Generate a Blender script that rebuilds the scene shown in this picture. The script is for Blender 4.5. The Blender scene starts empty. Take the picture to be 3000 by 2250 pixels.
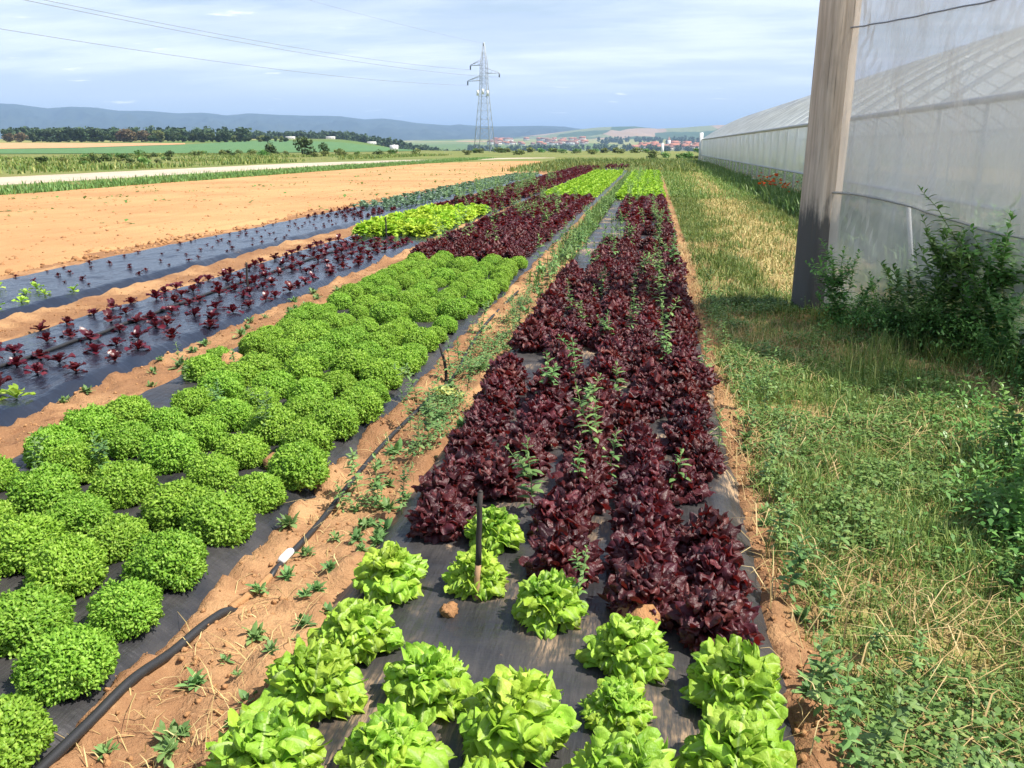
import bpy, math, random
import numpy as np
from mathutils import Vector, Matrix, Euler

rng = np.random.default_rng(11)
random.seed(5)
SC = bpy.context.scene
COL = SC.collection
RAD = math.radians

# ------------------------------------------------------------------ camera, sky, sun, exposure
cam_d = bpy.data.cameras.new('camera')
cam_d.sensor_fit = 'HORIZONTAL'
cam_d.sensor_width = 36.0
cam_d.lens = 30.0
cam_d.clip_start = 0.05
cam_d.clip_end = 40000
cam = bpy.data.objects.new('camera', cam_d)
cam.location = (0, 0, 1.55)
cam.rotation_euler = (RAD(90 - 15.79), 0, RAD(9.01))
COL.objects.link(cam)
SC.camera = cam

SUN_EL, SUN_AZ = 57.0, 96.0          # azimuth from +Y (along the rows) towards +X
S = Vector((math.cos(RAD(SUN_EL)) * math.sin(RAD(SUN_AZ)), math.cos(RAD(SUN_EL)) * math.cos(RAD(SUN_AZ)), math.sin(RAD(SUN_EL))))
sun_d = bpy.data.lights.new('sun', 'SUN')
sun_d.energy = 4.9
sun_d.angle = RAD(0.6)
sun_d.color = (1.0, 0.95, 0.86)
sun = bpy.data.objects.new('sun', sun_d)
sun.rotation_euler = (-S).to_track_quat('-Z', 'Y').to_euler()
sun.location = (30, 0, 60)
COL.objects.link(sun)

world = bpy.data.worlds.new('World')
SC.world = world
world.use_nodes = True
wn, wl = world.node_tree.nodes, world.node_tree.links
wn.clear()
w_out = wn.new('ShaderNodeOutputWorld')
w_bg = wn.new('ShaderNodeBackground')
w_bg.inputs['Strength'].default_value = 0.094
w_sky = wn.new('ShaderNodeTexSky')
w_sky.sky_type = 'NISHITA'
w_sky.sun_disc = False
w_sky.sun_elevation = RAD(SUN_EL)
w_sky.sun_rotation = RAD(SUN_AZ)
w_sky.altitude = 200
w_sky.air_density = 1.0
w_sky.dust_density = 1.6
w_sky.ozone_density = 1.0
w_tc = wn.new('ShaderNodeTexCoord')
w_sep = wn.new('ShaderNodeSeparateXYZ')
wl.new(w_tc.outputs['Generated'], w_sep.inputs[0])


def wmath(op, a, b=None, clamp=False):
    n = wn.new('ShaderNodeMath')
    n.operation = op
    n.use_clamp = clamp
    for i, v in enumerate((a, b)):
        if v is None:
            continue
        if isinstance(v, (int, float)):
            n.inputs[i].default_value = v
        else:
            wl.new(v, n.inputs[i])
    return n.outputs[0]


zz = wmath('ADD', wmath('MAXIMUM', w_sep.outputs[2], 0.0), 0.10)
w_cmb = wn.new('ShaderNodeCombineXYZ')
wl.new(wmath('DIVIDE', w_sep.outputs[0], zz), w_cmb.inputs[0])
wl.new(wmath('DIVIDE', w_sep.outputs[1], zz), w_cmb.inputs[1])


def wnoise(scale, sx, sy, detail, loc, rough=0.55, rot=0.0):
    m = wn.new('ShaderNodeMapping')
    m.inputs['Scale'].default_value = (sx, sy, 1)
    m.inputs['Location'].default_value = loc
    m.inputs['Rotation'].default_value = (0, 0, rot)
    wl.new(w_cmb.outputs[0], m.inputs[0])
    n = wn.new('ShaderNodeTexNoise')
    n.inputs['Scale'].default_value = scale
    n.inputs['Detail'].default_value = detail
    n.inputs['Roughness'].default_value = rough
    wl.new(m.outputs[0], n.inputs['Vector'])
    return n.outputs[0]


def wramp(val, lo, hi):
    n = wn.new('ShaderNodeMapRange')
    n.interpolation_type = 'SMOOTHSTEP'
    n.inputs['From Min'].default_value = lo
    n.inputs['From Max'].default_value = hi
    wl.new(val, n.inputs['Value'])
    return n.outputs[0]


def wmix(fac, a, b):
    n = wn.new('ShaderNodeMix')
    n.data_type = 'RGBA'
    wl.new(fac, n.inputs[0])
    for i, v in ((6, a), (7, b)):
        if isinstance(v, tuple):
            n.inputs[i].default_value = (*v, 1)
        else:
            wl.new(v, n.inputs[i])
    return n.outputs[2]


veil = wramp(wnoise(1.05, 0.6, 1.3, 7, (3.1, 1.7, 0), 0.6, 0.2), 0.34, 0.62)
veil = wmath('MULTIPLY', veil, wramp(w_sep.outputs[2], 0.035, 0.085))
grey = wramp(wnoise(1.35, 0.5, 1.5, 6, (8.3, 4.1, 0), 0.58, 0.12), 0.45, 0.62)
grey = wmath('MULTIPLY', grey, wramp(w_sep.outputs[2], 0.03, 0.075))
puff = wramp(wnoise(3.4, 0.75, 1.0, 4, (0.4, 6.2, 0), 0.5), 0.66, 0.74)
puff = wmath('MULTIPLY', puff, 0.75)
SKY_BASE = wmix(wramp(w_sep.outputs[2], -0.05, 0.28), (6.0, 7.0, 8.4), w_sky.outputs[0])
# a thin cloud sheet looks denser where it is seen at a slant
thin = wmath('MINIMUM', wmath('DIVIDE', 0.15, zz), 0.9)
c1 = wmix(wmath('MULTIPLY', veil, thin), SKY_BASE, (8.3, 8.9, 10.1))
c2 = wmix(wmath('MULTIPLY', grey, wmath('MULTIPLY', thin, 0.65)), c1, (5.5, 6.3, 8.7))
c3 = wmix(puff, c2, (10.5, 10.5, 10.8))
wl.new(c3, w_bg.inputs['Color'])
wl.new(w_bg.outputs[0], w_out.inputs['Surface'])

vs = SC.view_settings
vs.view_transform = 'Standard'
vs.look = 'None'
vs.gamma = 1.0
vs.use_curve_mapping = False
vs.exposure = 0.68
SC.render.engine = 'CYCLES'
SC.cycles.max_bounces = 8
SC.cycles.transparent_max_bounces = 16
SC.cycles.volume_bounces = 0
SC.cycles.use_denoising = True
SC.cycles.use_adaptive_sampling = True
SC.cycles.adaptive_threshold = 0.015
SC.cycles.sample_clamp_indirect = 6.0


# ------------------------------------------------------------------ helpers
def sstep(a, b, x):
    t = np.clip((np.asarray(x, float) - a) / (b - a), 0, 1)
    return t * t * (3 - 2 * t)


_tab = np.random.default_rng(3).random((256, 256))


def vnoise(x, y):
    x = np.asarray(x, float); y = np.asarray(y, float)
    xi = np.floor(x).astype(int); yi = np.floor(y).astype(int)
    fx = x - xi; fy = y - yi
    fx = fx * fx * (3 - 2 * fx); fy = fy * fy * (3 - 2 * fy)
    a = _tab[xi % 256, yi % 256]; b = _tab[(xi + 1) % 256, yi % 256]
    c = _tab[xi % 256, (yi + 1) % 256]; d = _tab[(xi + 1) % 256, (yi + 1) % 256]
    return (a * (1 - fx) + b * fx) * (1 - fy) + (c * (1 - fx) + d * fx) * fy


def fbm(x, y, oct=4, gain=0.5):
    s = 0; a = 1; n = 0
    for i in range(oct):
        s = s + a * vnoise(x * 2 ** i + 17.3 * i, y * 2 ** i + 9.1 * i)
        n += a
        a *= gain
    return s / n


BEDS = ((-1.05, 0.47), (-3.16, -1.46), (-5.05, -3.55), (-7.35, -5.75))   # left and right edge of each plastic sheet
BED_END = (50.0, 67.0, 61.0, 47.0)


def terrain(x, y):
    x = np.asarray(x, float); y = np.asarray(y, float)
    z = -0.004 * np.clip(y - 10, 0, 230)
    u = -x / np.maximum(y, 1.0)
    r = sstep(0.20, 0.38, u)
    z = z + r * sstep(240, 750, y) * 5.6
    z = z - (1 - r) * sstep(250, 900, y) * 16.0
    z = z + (1 - r) * sstep(1800, 4200, y) * 34.0
    return z


def mk_mesh(name, V, Q=None, T=None, mats=None, smooth=False, matidx=None):
    me = bpy.data.meshes.new(name)
    V = np.asarray(V, np.float32).reshape(-1, 3)
    me.vertices.add(len(V))
    me.vertices.foreach_set('co', V.ravel())
    loops = []; starts = []; pos = 0
    nq = 0 if Q is None else len(Q)
    nt = 0 if T is None else len(T)
    if nq:
        loops.append(np.asarray(Q, np.int32).ravel()); starts.append(np.arange(nq) * 4); pos = nq * 4
    if nt:
        loops.append(np.asarray(T, np.int32).ravel()); starts.append(pos + np.arange(nt) * 3)
    L = np.concatenate(loops).astype(np.int32); ST = np.concatenate(starts).astype(np.int32)
    me.loops.add(len(L))
    me.loops.foreach_set('vertex_index', L)
    me.polygons.add(nq + nt)
    me.polygons.foreach_set('loop_start', ST)
    if matidx is not None:
        me.polygons.foreach_set('material_index', np.asarray(matidx, np.int32))
    me.update(calc_edges=True)
    me.validate()
    if smooth:
        me.polygons.foreach_set('use_smooth', np.ones(nq + nt, bool))
    for m in (mats or []):
        me.materials.append(m)
    return me


class Geo:
    """collects shapes for one mesh"""
    def __init__(self):
        self.V = []; self.Q = []; self.T = []; self.n = 0

    def add(self, V, Q=None, T=None):
        V = np.asarray(V, float).reshape(-1, 3)
        if Q is not None and len(Q):
            self.Q.append(np.asarray(Q, int) + self.n)
        if T is not None and len(T):
            self.T.append(np.asarray(T, int) + self.n)
        self.V.append(V); self.n += len(V)
        return self

    def box(self, c, s, R=None):
        sx, sy, sz = [v / 2 for v in s]
        v = np.array([(a * sx, b * sy, d * sz) for a in (-1, 1) for b in (-1, 1) for d in (-1, 1)], float)
        if R is not None:
            v = v @ np.array(R).T
        q = [(0, 1, 3, 2), (4, 6, 7, 5), (0, 4, 5, 1), (2, 3, 7, 6), (0, 2, 6, 4), (1, 5, 7, 3)]
        return self.add(v + np.array(c), q)

    def tube(self, pts, rad, n=6, cap=True):
        pts = np.asarray(pts, float)
        rad = np.broadcast_to(np.asarray(rad, float), (len(pts),))
        d = np.gradient(pts, axis=0)
        d /= np.linalg.norm(d, axis=1, keepdims=True) + 1e-9
        up = np.where(np.abs(d[:, 2:3]) > 0.9, np.array([[1.0, 0, 0]]), np.array([[0, 0, 1.0]]))
        a = np.cross(d, up); a /= np.linalg.norm(a, axis=1, keepdims=True) + 1e-9
        b = np.cross(d, a)
        th = np.linspace(0, 2 * np.pi, n, endpoint=False)
        V = pts[:, None, :] + rad[:, None, None] * (np.cos(th)[None, :, None] * a[:, None, :] + np.sin(th)[None, :, None] * b[:, None, :])
        m = len(pts)
        Q = [(i * n + j, i * n + (j + 1) % n, (i + 1) * n + (j + 1) % n, (i + 1) * n + j) for i in range(m - 1) for j in range(n)]
        T = []
        Vv = V.reshape(-1, 3)
        if cap:
            Vv = np.vstack([Vv, pts[0], pts[-1]])
            T = [(j, m * n, (j + 1) % n) for j in range(n)] + [((m - 1) * n + j, (m - 1) * n + (j + 1) % n, m * n + 1) for j in range(n)]
        return self.add(Vv, Q, T)

    def arr(self):
        V = np.vstack(self.V)
        Q = np.vstack(self.Q) if self.Q else None
        T = np.vstack(self.T) if self.T else None
        return V, Q, T

    def mesh(self, name, mat, smooth=False):
        V, Q, T = self.arr()
        return mk_mesh(name, V, Q, T, [mat] if mat else [], smooth)


def link(name, me, parent=None, loc=None, rot=None, scale=None):
    o = bpy.data.objects.new(name, me)
    COL.objects.link(o)
    if parent is not None:
        o.parent = parent
    if loc is not None:
        o.location = loc
    if rot is not None:
        o.rotation_euler = rot
    if scale is not None:
        o.scale = (scale,) * 3 if isinstance(scale, (int, float)) else scale
    return o


def tag(o, label=None, cat=None, group=None, kind=None):
    if label: o['label'] = label
    if cat: o['category'] = cat
    if group: o['group'] = group
    if kind: o['kind'] = kind
    return o


def empty(name, loc, rot=(0, 0, 0), scale=1.0):
    o = bpy.data.objects.new(name, None)
    o.empty_display_size = 0.1
    COL.objects.link(o)
    o.location = loc; o.rotation_euler = rot; o.scale = (scale,) * 3
    return o


def grid_mesh(X, Y, Z):
    h, w = X.shape
    V = np.stack([X, Y, Z], -1).reshape(-1, 3)
    i = np.arange(h - 1)[:, None] * w + np.arange(w - 1)[None, :]
    Q = np.stack([i, i + 1, i + w + 1, i + w], -1).reshape(-1, 4)
    return V, Q


def instances(base_V, base_Q, base_T, M):
    """many transformed copies of one small shape as plain arrays. M: (n,3,4)"""
    n = len(M); k = len(base_V)
    V = np.einsum('nij,kj->nki', M[:, :, :3], base_V) + M[:, None, :, 3]
    off = (np.arange(n) * k)[:, None, None]
    Q = (base_Q[None] + off).reshape(-1, 4) if base_Q is not None else None
    T = (base_T[None] + off).reshape(-1, 3) if base_T is not None else None
    return V.reshape(-1, 3), Q, T


def rot_mats(yaw, tilt, roll=None):
    """Rz(yaw) Ry(tilt) Rz(roll)"""
    cy, sy = np.cos(yaw), np.sin(yaw); ct, st = np.cos(tilt), np.sin(tilt)
    n = len(yaw); o = np.zeros(n); e = np.ones(n)
    Rz = np.stack([cy, -sy, o, sy, cy, o, o, o, e], -1).reshape(n, 3, 3)
    Ry = np.stack([ct, o, st, o, e, o, -st, o, ct], -1).reshape(n, 3, 3)
    R = Rz @ Ry
    if roll is not None:
        c, s = np.cos(roll), np.sin(roll)
        R = R @ np.stack([c, -s, o, s, c, o, o, o, e], -1).reshape(n, 3, 3)
    return R


def xf(R, scale, loc):
    return np.concatenate([R * np.asarray(scale)[:, None, None], np.asarray(loc)[:, :, None]], 2)


# ------------------------------------------------------------------ materials
class NT:
    def __init__(self, name):
        self.m = bpy.data.materials.new(name)
        self.m.use_nodes = True
        self.n = self.m.node_tree.nodes; self.l = self.m.node_tree.links
        self.n.clear()
        self.out = self.n.new('ShaderNodeOutputMaterial')

    def new(self, t, **kw):
        n = self.n.new(t)
        for k, v in kw.items():
            setattr(n, k, v)
        return n

    def put(self, sock, v):
        if isinstance(v, tuple):
            sock.default_value = (*v, 1) if len(v) == 3 and sock.type == 'RGBA' else v
        elif isinstance(v, (int, float)):
            sock.default_value = v
        else:
            self.l.new(v, sock)

    def coord(self, kind='Object', scale=(1, 1, 1)):
        if kind == 'World':
            o = self.new('ShaderNodeNewGeometry').outputs['Position']
        else:
            o = self.new('ShaderNodeTexCoord').outputs[kind]
        m = self.new('ShaderNodeMapping')
        m.inputs['Scale'].default_value = scale
        self.l.new(o, m.inputs[0])
        return m.outputs[0]

    def noise(self, scale, detail=4, rough=0.55, vec=None, out=0):
        n = self.new('ShaderNodeTexNoise')
        n.inputs['Scale'].default_value = scale
        n.inputs['Detail'].default_value = detail
        n.inputs['Roughness'].default_value = rough
        if vec is not None:
            self.l.new(vec, n.inputs['Vector'])
        return n.outputs[out]

    def ramp(self, v, lo, hi, a=0.0, b=1.0):
        n = self.new('ShaderNodeMapRange', interpolation_type='SMOOTHSTEP')
        for k, x in (('From Min', lo), ('From Max', hi), ('To Min', a), ('To Max', b)):
            n.inputs[k].default_value = x
        self.l.new(v, n.inputs['Value'])
        return n.outputs[0]

    def mix(self, f, a, b):
        n = self.new('ShaderNodeMix', data_type='RGBA')
        self.put(n.inputs[0], f); self.put(n.inputs[6], a); self.put(n.inputs[7], b)
        return n.outputs[2]

    def math(self, op, a, b=0.0, clamp=False):
        n = self.new('ShaderNodeMath', operation=op, use_clamp=clamp)
        self.put(n.inputs[0], a); self.put(n.inputs[1], b)
        return n.outputs[0]

    def bump(self, h, strength=0.5, dist=0.02, normal=None):
        n = self.new('ShaderNodeBump')
        n.inputs['Strength'].default_value = strength
        n.inputs['Distance'].default_value = dist
        self.l.new(h, n.inputs['Height'])
        if normal is not None:
            self.l.new(normal, n.inputs['Normal'])
        return n.outputs[0]

    def bsdf(self, color, rough=0.8, spec=0.3, metal=0.0, normal=None):
        b = self.new('ShaderNodeBsdfPrincipled')
        self.put(b.inputs['Base Color'], color)
        self.put(b.inputs['Roughness'], rough)
        self.put(b.inputs['Specular IOR Level'], spec)
        self.put(b.inputs['Metallic'], metal)
        if normal is not None:
            self.l.new(normal, b.inputs['Normal'])
        return b.outputs[0]

    def done(self, sh):
        self.l.new(sh, self.out.inputs['Surface'])
        return self.m


def simple(name, col, rough=0.6, spec=0.3, var=0.15, vscale=6.0, metal=0.0, bump=0.0):
    t = NT(name)
    n = t.noise(vscale, 5, vec=t.coord('Object'))
    d = tuple(c * (1 - var) for c in col); e = tuple(min(1, c * (1 + var)) for c in col)
    nm = t.bump(n, bump, 0.01) if bump else None
    return t.done(t.bsdf(t.mix(n, d, e), rough, spec, metal, nm))


def leaf_mat(name, c_dark, c_mid, c_light, trans=0.35, rough=0.45, spec=0.35, tcol=None, island=True, nscale=14.0, crinkle=0.0, vary=1.0, rib=None):
    t = NT(name)
    geo = t.new('ShaderNodeNewGeometry')
    oi = t.new('ShaderNodeObjectInfo')
    n = t.noise(nscale, 3, vec=t.coord('Object'))
    rnd = geo.outputs['Random Per Island'] if island else oi.outputs['Random']
    f = t.math('ADD', t.math('MULTIPLY', rnd, 0.55), t.math('MULTIPLY', n, 0.45))
    c = t.mix(t.ramp(f, 0.18, 0.5), c_dark, c_mid)
    c = t.mix(t.ramp(f, 0.5, 0.85), c, c_light)
    c2 = t.new('ShaderNodeHueSaturation')
    t.l.new(c, c2.inputs['Color'])
    t.l.new(t.ramp(oi.outputs['Random'], 0, 1, 1 - 0.14 * vary, 1 + 0.14 * vary), c2.inputs['Value'])
    t.l.new(t.ramp(t.math('FRACT', t.math('MULTIPLY', oi.outputs['Random'], 7.3)), 0, 1, 0.5 - 0.012 * vary, 0.5 + 0.012 * vary), c2.inputs['Hue'])
    col = c2.outputs[0]
    if rib:
        sp = t.new('ShaderNodeSeparateXYZ')
        t.l.new(t.new('ShaderNodeTexCoord').outputs['Object'], sp.inputs[0])
        col = t.mix(t.ramp(t.math('ABSOLUTE', sp.outputs[1]), 0.0042, 0.0012, 0, 0.55), col, rib)
    nm = t.bump(t.noise(75, 3, 0.6, t.coord('Object')), crinkle, 0.01) if crinkle else None
    p = t.bsdf(col, rough, spec, normal=nm)
    tr = t.new('ShaderNodeBsdfTranslucent')
    if tcol is None:
        t.l.new(col, tr.inputs['Color'])
    else:
        t.put(tr.inputs['Color'], tcol)
    mx = t.new('ShaderNodeMixShader')
    mx.inputs[0].default_value = trans
    t.l.new(p, mx.inputs[1]); t.l.new(tr.outputs[0], mx.inputs[2])
    return t.done(mx.outputs[0])


# --- soils
SOIL_DRY = (0.49, 0.285, 0.14)
SOIL_MID = (0.29, 0.152, 0.076)
SOIL_WET = (0.18, 0.082, 0.042)


def soil_color(t, wv):
    n1 = t.noise(1.1, 5, 0.6, wv)
    n2 = t.noise(9.0, 6, 0.65, wv)
    n3 = t.noise(60.0, 4, 0.7, wv)
    c = t.mix(t.ramp(n1, 0.44, 0.66), SOIL_MID, SOIL_DRY)
    c = t.mix(t.ramp(n2, 0.50, 0.74, 0, 0.75), c, SOIL_WET)
    c = t.mix(t.ramp(n3, 0.54, 0.78, 0, 0.5), c, (0.60, 0.38, 0.20))
    h = t.math('ADD', t.math('MULTIPLY', n2, 0.6), t.math('MULTIPLY', n3, 0.25))
    return c, h


def mat_ground():
    t = NT('soil_and_meadow_ground')
    wv = t.coord('World')
    c, h = soil_color(t, wv)
    sep = t.new('ShaderNodeSeparateXYZ')
    t.l.new(t.new('ShaderNodeNewGeometry').outputs['Position'], sep.inputs[0])
    x, y = sep.outputs[0], sep.outputs[1]
    # dry straw and mown grass east of the first bed
    nb = t.noise(1.6, 5, 0.6, wv)
    straw = t.mix(t.ramp(t.noise(7, 5, 0.7, wv), 0.35, 0.7), (0.42, 0.30, 0.13), (0.24, 0.25, 0.075))
    verge = t.math('MULTIPLY', t.ramp(t.math('ADD', x, t.math('MULTIPLY', nb, 0.5)), 0.75, 1.05), t.ramp(nb, 0.30, 0.56, 0.15, 1.0))
    c = t.mix(verge, c, straw)
    # meadow beyond the beds
    far = t.noise(0.05, 5, 0.6, t.coord('World', (1, 2.5, 1)))
    mead = t.mix(t.ramp(far, 0.36, 0.62), (0.20, 0.20, 0.065), (0.125, 0.175, 0.045))
    mead = t.mix(t.ramp(t.noise(0.9, 5, 0.65, wv), 0.42, 0.72, 0, 0.6), mead, (0.30, 0.27, 0.12))
    m_far = t.ramp(t.math('ADD', y, t.math('MULTIPLY', nb, 10)), 74, 84)
    m_left = t.ramp(t.math('ADD', x, t.math('MULTIPLY', nb, 2.0)), -19.0, -20.5)
    c = t.mix(t.math('MAXIMUM', m_far, m_left), c, mead)
    # patchwork of distant fields
    vor = t.new('ShaderNodeTexVoronoi')
    vor.inputs['Scale'].default_value = 0.0032
    t.l.new(t.coord('World', (1.0, 0.55, 0)), vor.inputs['Vector'])
    hs = t.new('ShaderNodeSeparateColor')
    t.l.new(vor.outputs['Color'], hs.inputs[0])
    patch = t.mix(t.ramp(hs.outputs[0], 0.3, 0.6), (0.115, 0.18, 0.05), (0.27, 0.27, 0.10))
    patch = t.mix(t.ramp(hs.outputs[1], 0.74, 0.80), patch, (0.45, 0.27, 0.15))
    c = t.mix(t.ramp(y, 420, 520), c, patch)
    return t.done(t.bsdf(c, 0.95, 0.1, normal=t.bump(h, 1.0, 0.045)))


M_GROUND = mat_ground()


def mat_field(name, dry, mid, sc=(1, 1, 1)):
    t = NT(name)
    wv = t.coord('World', sc)
    n1 = t.noise(0.22, 5, 0.6, wv); n2 = t.noise(5.0, 6, 0.7, wv); n3 = t.noise(26, 4, 0.7, wv)
    ln = t.noise(1.3, 3, 0.5, t.coord('World', (2.4, 0.10, 1)))
    c = t.mix(t.ramp(n1, 0.3, 0.7), mid, dry)
    c = t.mix(t.ramp(ln, 0.45, 0.75, 0, 0.35), c, tuple(v * 0.72 for v in mid))
    c = t.mix(t.ramp(n2, 0.60, 0.80, 0, 0.45), c, tuple(v * 0.6 for v in mid))
    h = t.math('ADD', t.math('MULTIPLY', n2, 0.7), t.math('MULTIPLY', n3, 0.3))
    return t.done(t.bsdf(c, 0.95, 0.08, normal=t.bump(h, 0.8, 0.05)))


M_TILLED = mat_field('tilled_dry_soil', (0.57, 0.325, 0.15), (0.43, 0.235, 0.108))
M_ORANGE = mat_field('far_ploughed_soil', (0.62, 0.34, 0.18), (0.54, 0.28, 0.14))
M_GREENFIELD = mat_field('green_crop', (0.13, 0.23, 0.095), (0.085, 0.175, 0.075))
M_GRAVEL = mat_field('pale_gravel', (0.54, 0.46, 0.36), (0.46, 0.38, 0.29))
M_CLOD = mat_field('soil_clod', (0.52, 0.29, 0.135), (0.34, 0.175, 0.08))


def mat_plastic(name, dust_amt, base=(0.018, 0.019, 0.023), rough=0.32):
    t = NT(name)
    wv = t.coord('World')
    big = t.noise(1.5, 5, 0.62, wv)
    streak = t.noise(1.0, 5, 0.7, t.coord('World', (75, 9, 1)))
    fine = t.noise(120, 3, 0.6, wv)
    dust = t.math('MULTIPLY', t.ramp(big, 0.66 - dust_amt, 0.80 - dust_amt), t.ramp(streak, 0.40, 0.64))
    dust2 = t.ramp(t.noise(4.5, 6, 0.7, wv), 0.70 - dust_amt * 0.4, 0.80 - dust_amt * 0.4, 0, 0.8)
    d = t.math('MAXIMUM', dust, dust2)
    film = t.ramp(t.noise(3.0, 5, 0.6, wv), 0.3, 0.7, 0.0, 0.28 if dust_amt > 0.1 else (0.22 if dust_amt > 0.01 else 0.05))
    b0 = t.mix(film, base, (0.17, 0.145, 0.125))
    c = t.mix(t.math('MULTIPLY', d, 0.85), b0, (0.58, 0.38, 0.21))
    wr = t.noise(1.0, 4, 0.55, t.coord('World', (24, 3.4, 1)))
    wr2 = t.noise(1.0, 3, 0.5, t.coord('World', (3.5, 14, 1)))
    h = t.math('ADD', t.math('MULTIPLY', wr, 0.7), t.math('ADD', t.math('MULTIPLY', wr2, 0.5), t.math('MULTIPLY', fine, 0.05)))
    r = t.math('ADD', t.math('MULTIPLY', d, 0.5), t.math('ADD', rough, t.math('MULTIPLY', film, 0.8)), True)
    return t.done(t.bsdf(c, r, 0.5 if dust_amt > 0.01 else 1.0, normal=t.bump(h, 0.55, 0.03)))


M_PLASTIC = [mat_plastic('dusty_black_mulch_film', 0.155, (0.024, 0.025, 0.028), 0.30), mat_plastic('black_mulch_film', 0.03),
             mat_plastic('shiny_black_mulch_film', -0.04, (0.012, 0.016, 0.028), 0.13), mat_plastic('crumpled_black_mulch_film', 0.0, (0.012, 0.016, 0.028), 0.15)]

M_LIME = leaf_mat('lime_green_lettuce_leaf', (0.19, 0.36, 0.028), (0.34, 0.54, 0.05), (0.50, 0.65, 0.11), 0.32, 0.45, 0.3, nscale=26, crinkle=0.55, rib=(0.60, 0.72, 0.30))
M_LIME_FAR = leaf_mat('bright_green_lettuce_leaf', (0.27, 0.47, 0.03), (0.42, 0.62, 0.045), (0.54, 0.70, 0.08), 0.32, 0.5, 0.3)
M_RED = leaf_mat('dark_red_lettuce_leaf', (0.036, 0.009, 0.013), (0.074, 0.015, 0.019), (0.165, 0.038, 0.036), 0.22, 0.42, 0.45, tcol=(0.28, 0.02, 0.016), nscale=26, crinkle=0.55)
M_SEED = leaf_mat('red_seedling_leaf', (0.05, 0.007, 0.011), (0.095, 0.012, 0.018), (0.16, 0.025, 0.03), 0.2, 0.34, 0.5, tcol=(0.2, 0.012, 0.016))
M_FRISEE = leaf_mat('curly_green_lettuce_leaf', (0.14, 0.30, 0.025), (0.26, 0.47, 0.045), (0.43, 0.63, 0.10), 0.38, 0.45, 0.3, vary=0.45)
M_WEED = leaf_mat('weed_leaf', (0.09, 0.18, 0.055), (0.16, 0.29, 0.085), (0.27, 0.41, 0.14), 0.28, 0.5, 0.3)
M_BUSH = leaf_mat('tall_weed_leaf', (0.075, 0.18, 0.04), (0.14, 0.29, 0.065), (0.24, 0.42, 0.11), 0.32, 0.42, 0.4)
M_STEM = simple('weed_stem', (0.20, 0.27, 0.09), 0.6)
M_GRASS = leaf_mat('grass_blade', (0.07, 0.145, 0.03), (0.17, 0.26, 0.055), (0.40, 0.40, 0.13), 0.25, 0.5, 0.3)
M_STRAW = leaf_mat('dry_grass_blade', (0.38, 0.28, 0.11), (0.52, 0.40, 0.17), (0.66, 0.55, 0.27), 0.15, 0.7, 0.2)
M_CLOVER = leaf_mat('clover_leaf', (0.08, 0.175, 0.04), (0.14, 0.265, 0.065), (0.25, 0.37, 0.105), 0.25, 0.5, 0.3)
M_CABBAGE = leaf_mat('blue_green_leaf', (0.09, 0.17, 0.10), (0.16, 0.26, 0.15), (0.26, 0.36, 0.22), 0.2, 0.5, 0.3)
M_YELLOW = leaf_mat('pale_yellow_leaf', (0.50, 0.50, 0.10), (0.62, 0.62, 0.18), (0.72, 0.70, 0.30), 0.3, 0.5, 0.3)
M_POPPY = leaf_mat('poppy_petal', (0.62, 0.075, 0.01), (0.75, 0.12, 0.015), (0.85, 0.20, 0.03), 0.3, 0.5, 0.2)
M_TREE_DARK = leaf_mat('dark_tree_leaf', (0.05, 0.085, 0.04), (0.075, 0.12, 0.055), (0.12, 0.165, 0.07), 0.15, 0.7, 0.15)
M_TREE_MID = leaf_mat('mid_green_tree_leaf', (0.05, 0.085, 0.03), (0.08, 0.125, 0.04), (0.13, 0.17, 0.055), 0.18, 0.7, 0.15)
M_TREE_PALE = leaf_mat('pale_tree_leaf', (0.14, 0.18, 0.055), (0.21, 0.25, 0.075), (0.32, 0.34, 0.12), 0.2, 0.7, 0.15)
M_TREE_BROWN = leaf_mat('brownish_tree_leaf', (0.15, 0.115, 0.065), (0.21, 0.155, 0.085), (0.28, 0.20, 0.11), 0.15, 0.7, 0.15)
M_BARK = simple('bark', (0.10, 0.075, 0.05), 0.9)
M_RUBBER = simple('black_rubber_hose', (0.028, 0.028, 0.030), 0.48, 0.4, 0.3, 30)
M_WHITE = simple('white_plastic', (0.78, 0.78, 0.75), 0.5, 0.4, 0.06)
M_STEEL = simple('galvanised_steel', (0.42, 0.45, 0.48), 0.45, 0.5, 0.12, 3, 0.6)
M_PYLON = simple('hazy_pylon_steel', (0.40, 0.43, 0.46), 0.6, 0.4, 0.1, 0.4, 0.2)  # steel grey lightened, distance haze put into the colour
M_INSUL = simple('dark_insulator_glass', (0.10, 0.12, 0.15), 0.3, 0.5)
M_STAKE = simple('dark_weathered_stake', (0.045, 0.038, 0.034), 0.75, 0.25, 0.4, 25)
M_STAKE_FOOT = simple('bare_wood', (0.40, 0.24, 0.13), 0.8, 0.2, 0.25, 25)
M_CABLE = simple('overhead_wire', (0.26, 0.27, 0.30), 0.5)
M_BOXGREY = simple('grey_cabinet_paint', (0.42, 0.43, 0.44), 0.5)
M_WALLH = simple('house_plaster', (0.62, 0.55, 0.47), 0.9)
M_WALLW = simple('pale_house_plaster', (0.78, 0.75, 0.70), 0.9)
M_ROOFT = simple('red_tiled_roof', (0.42, 0.17, 0.10), 0.9)
M_ROOFB = simple('brown_tiled_roof', (0.28, 0.15, 0.11), 0.9)


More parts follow.
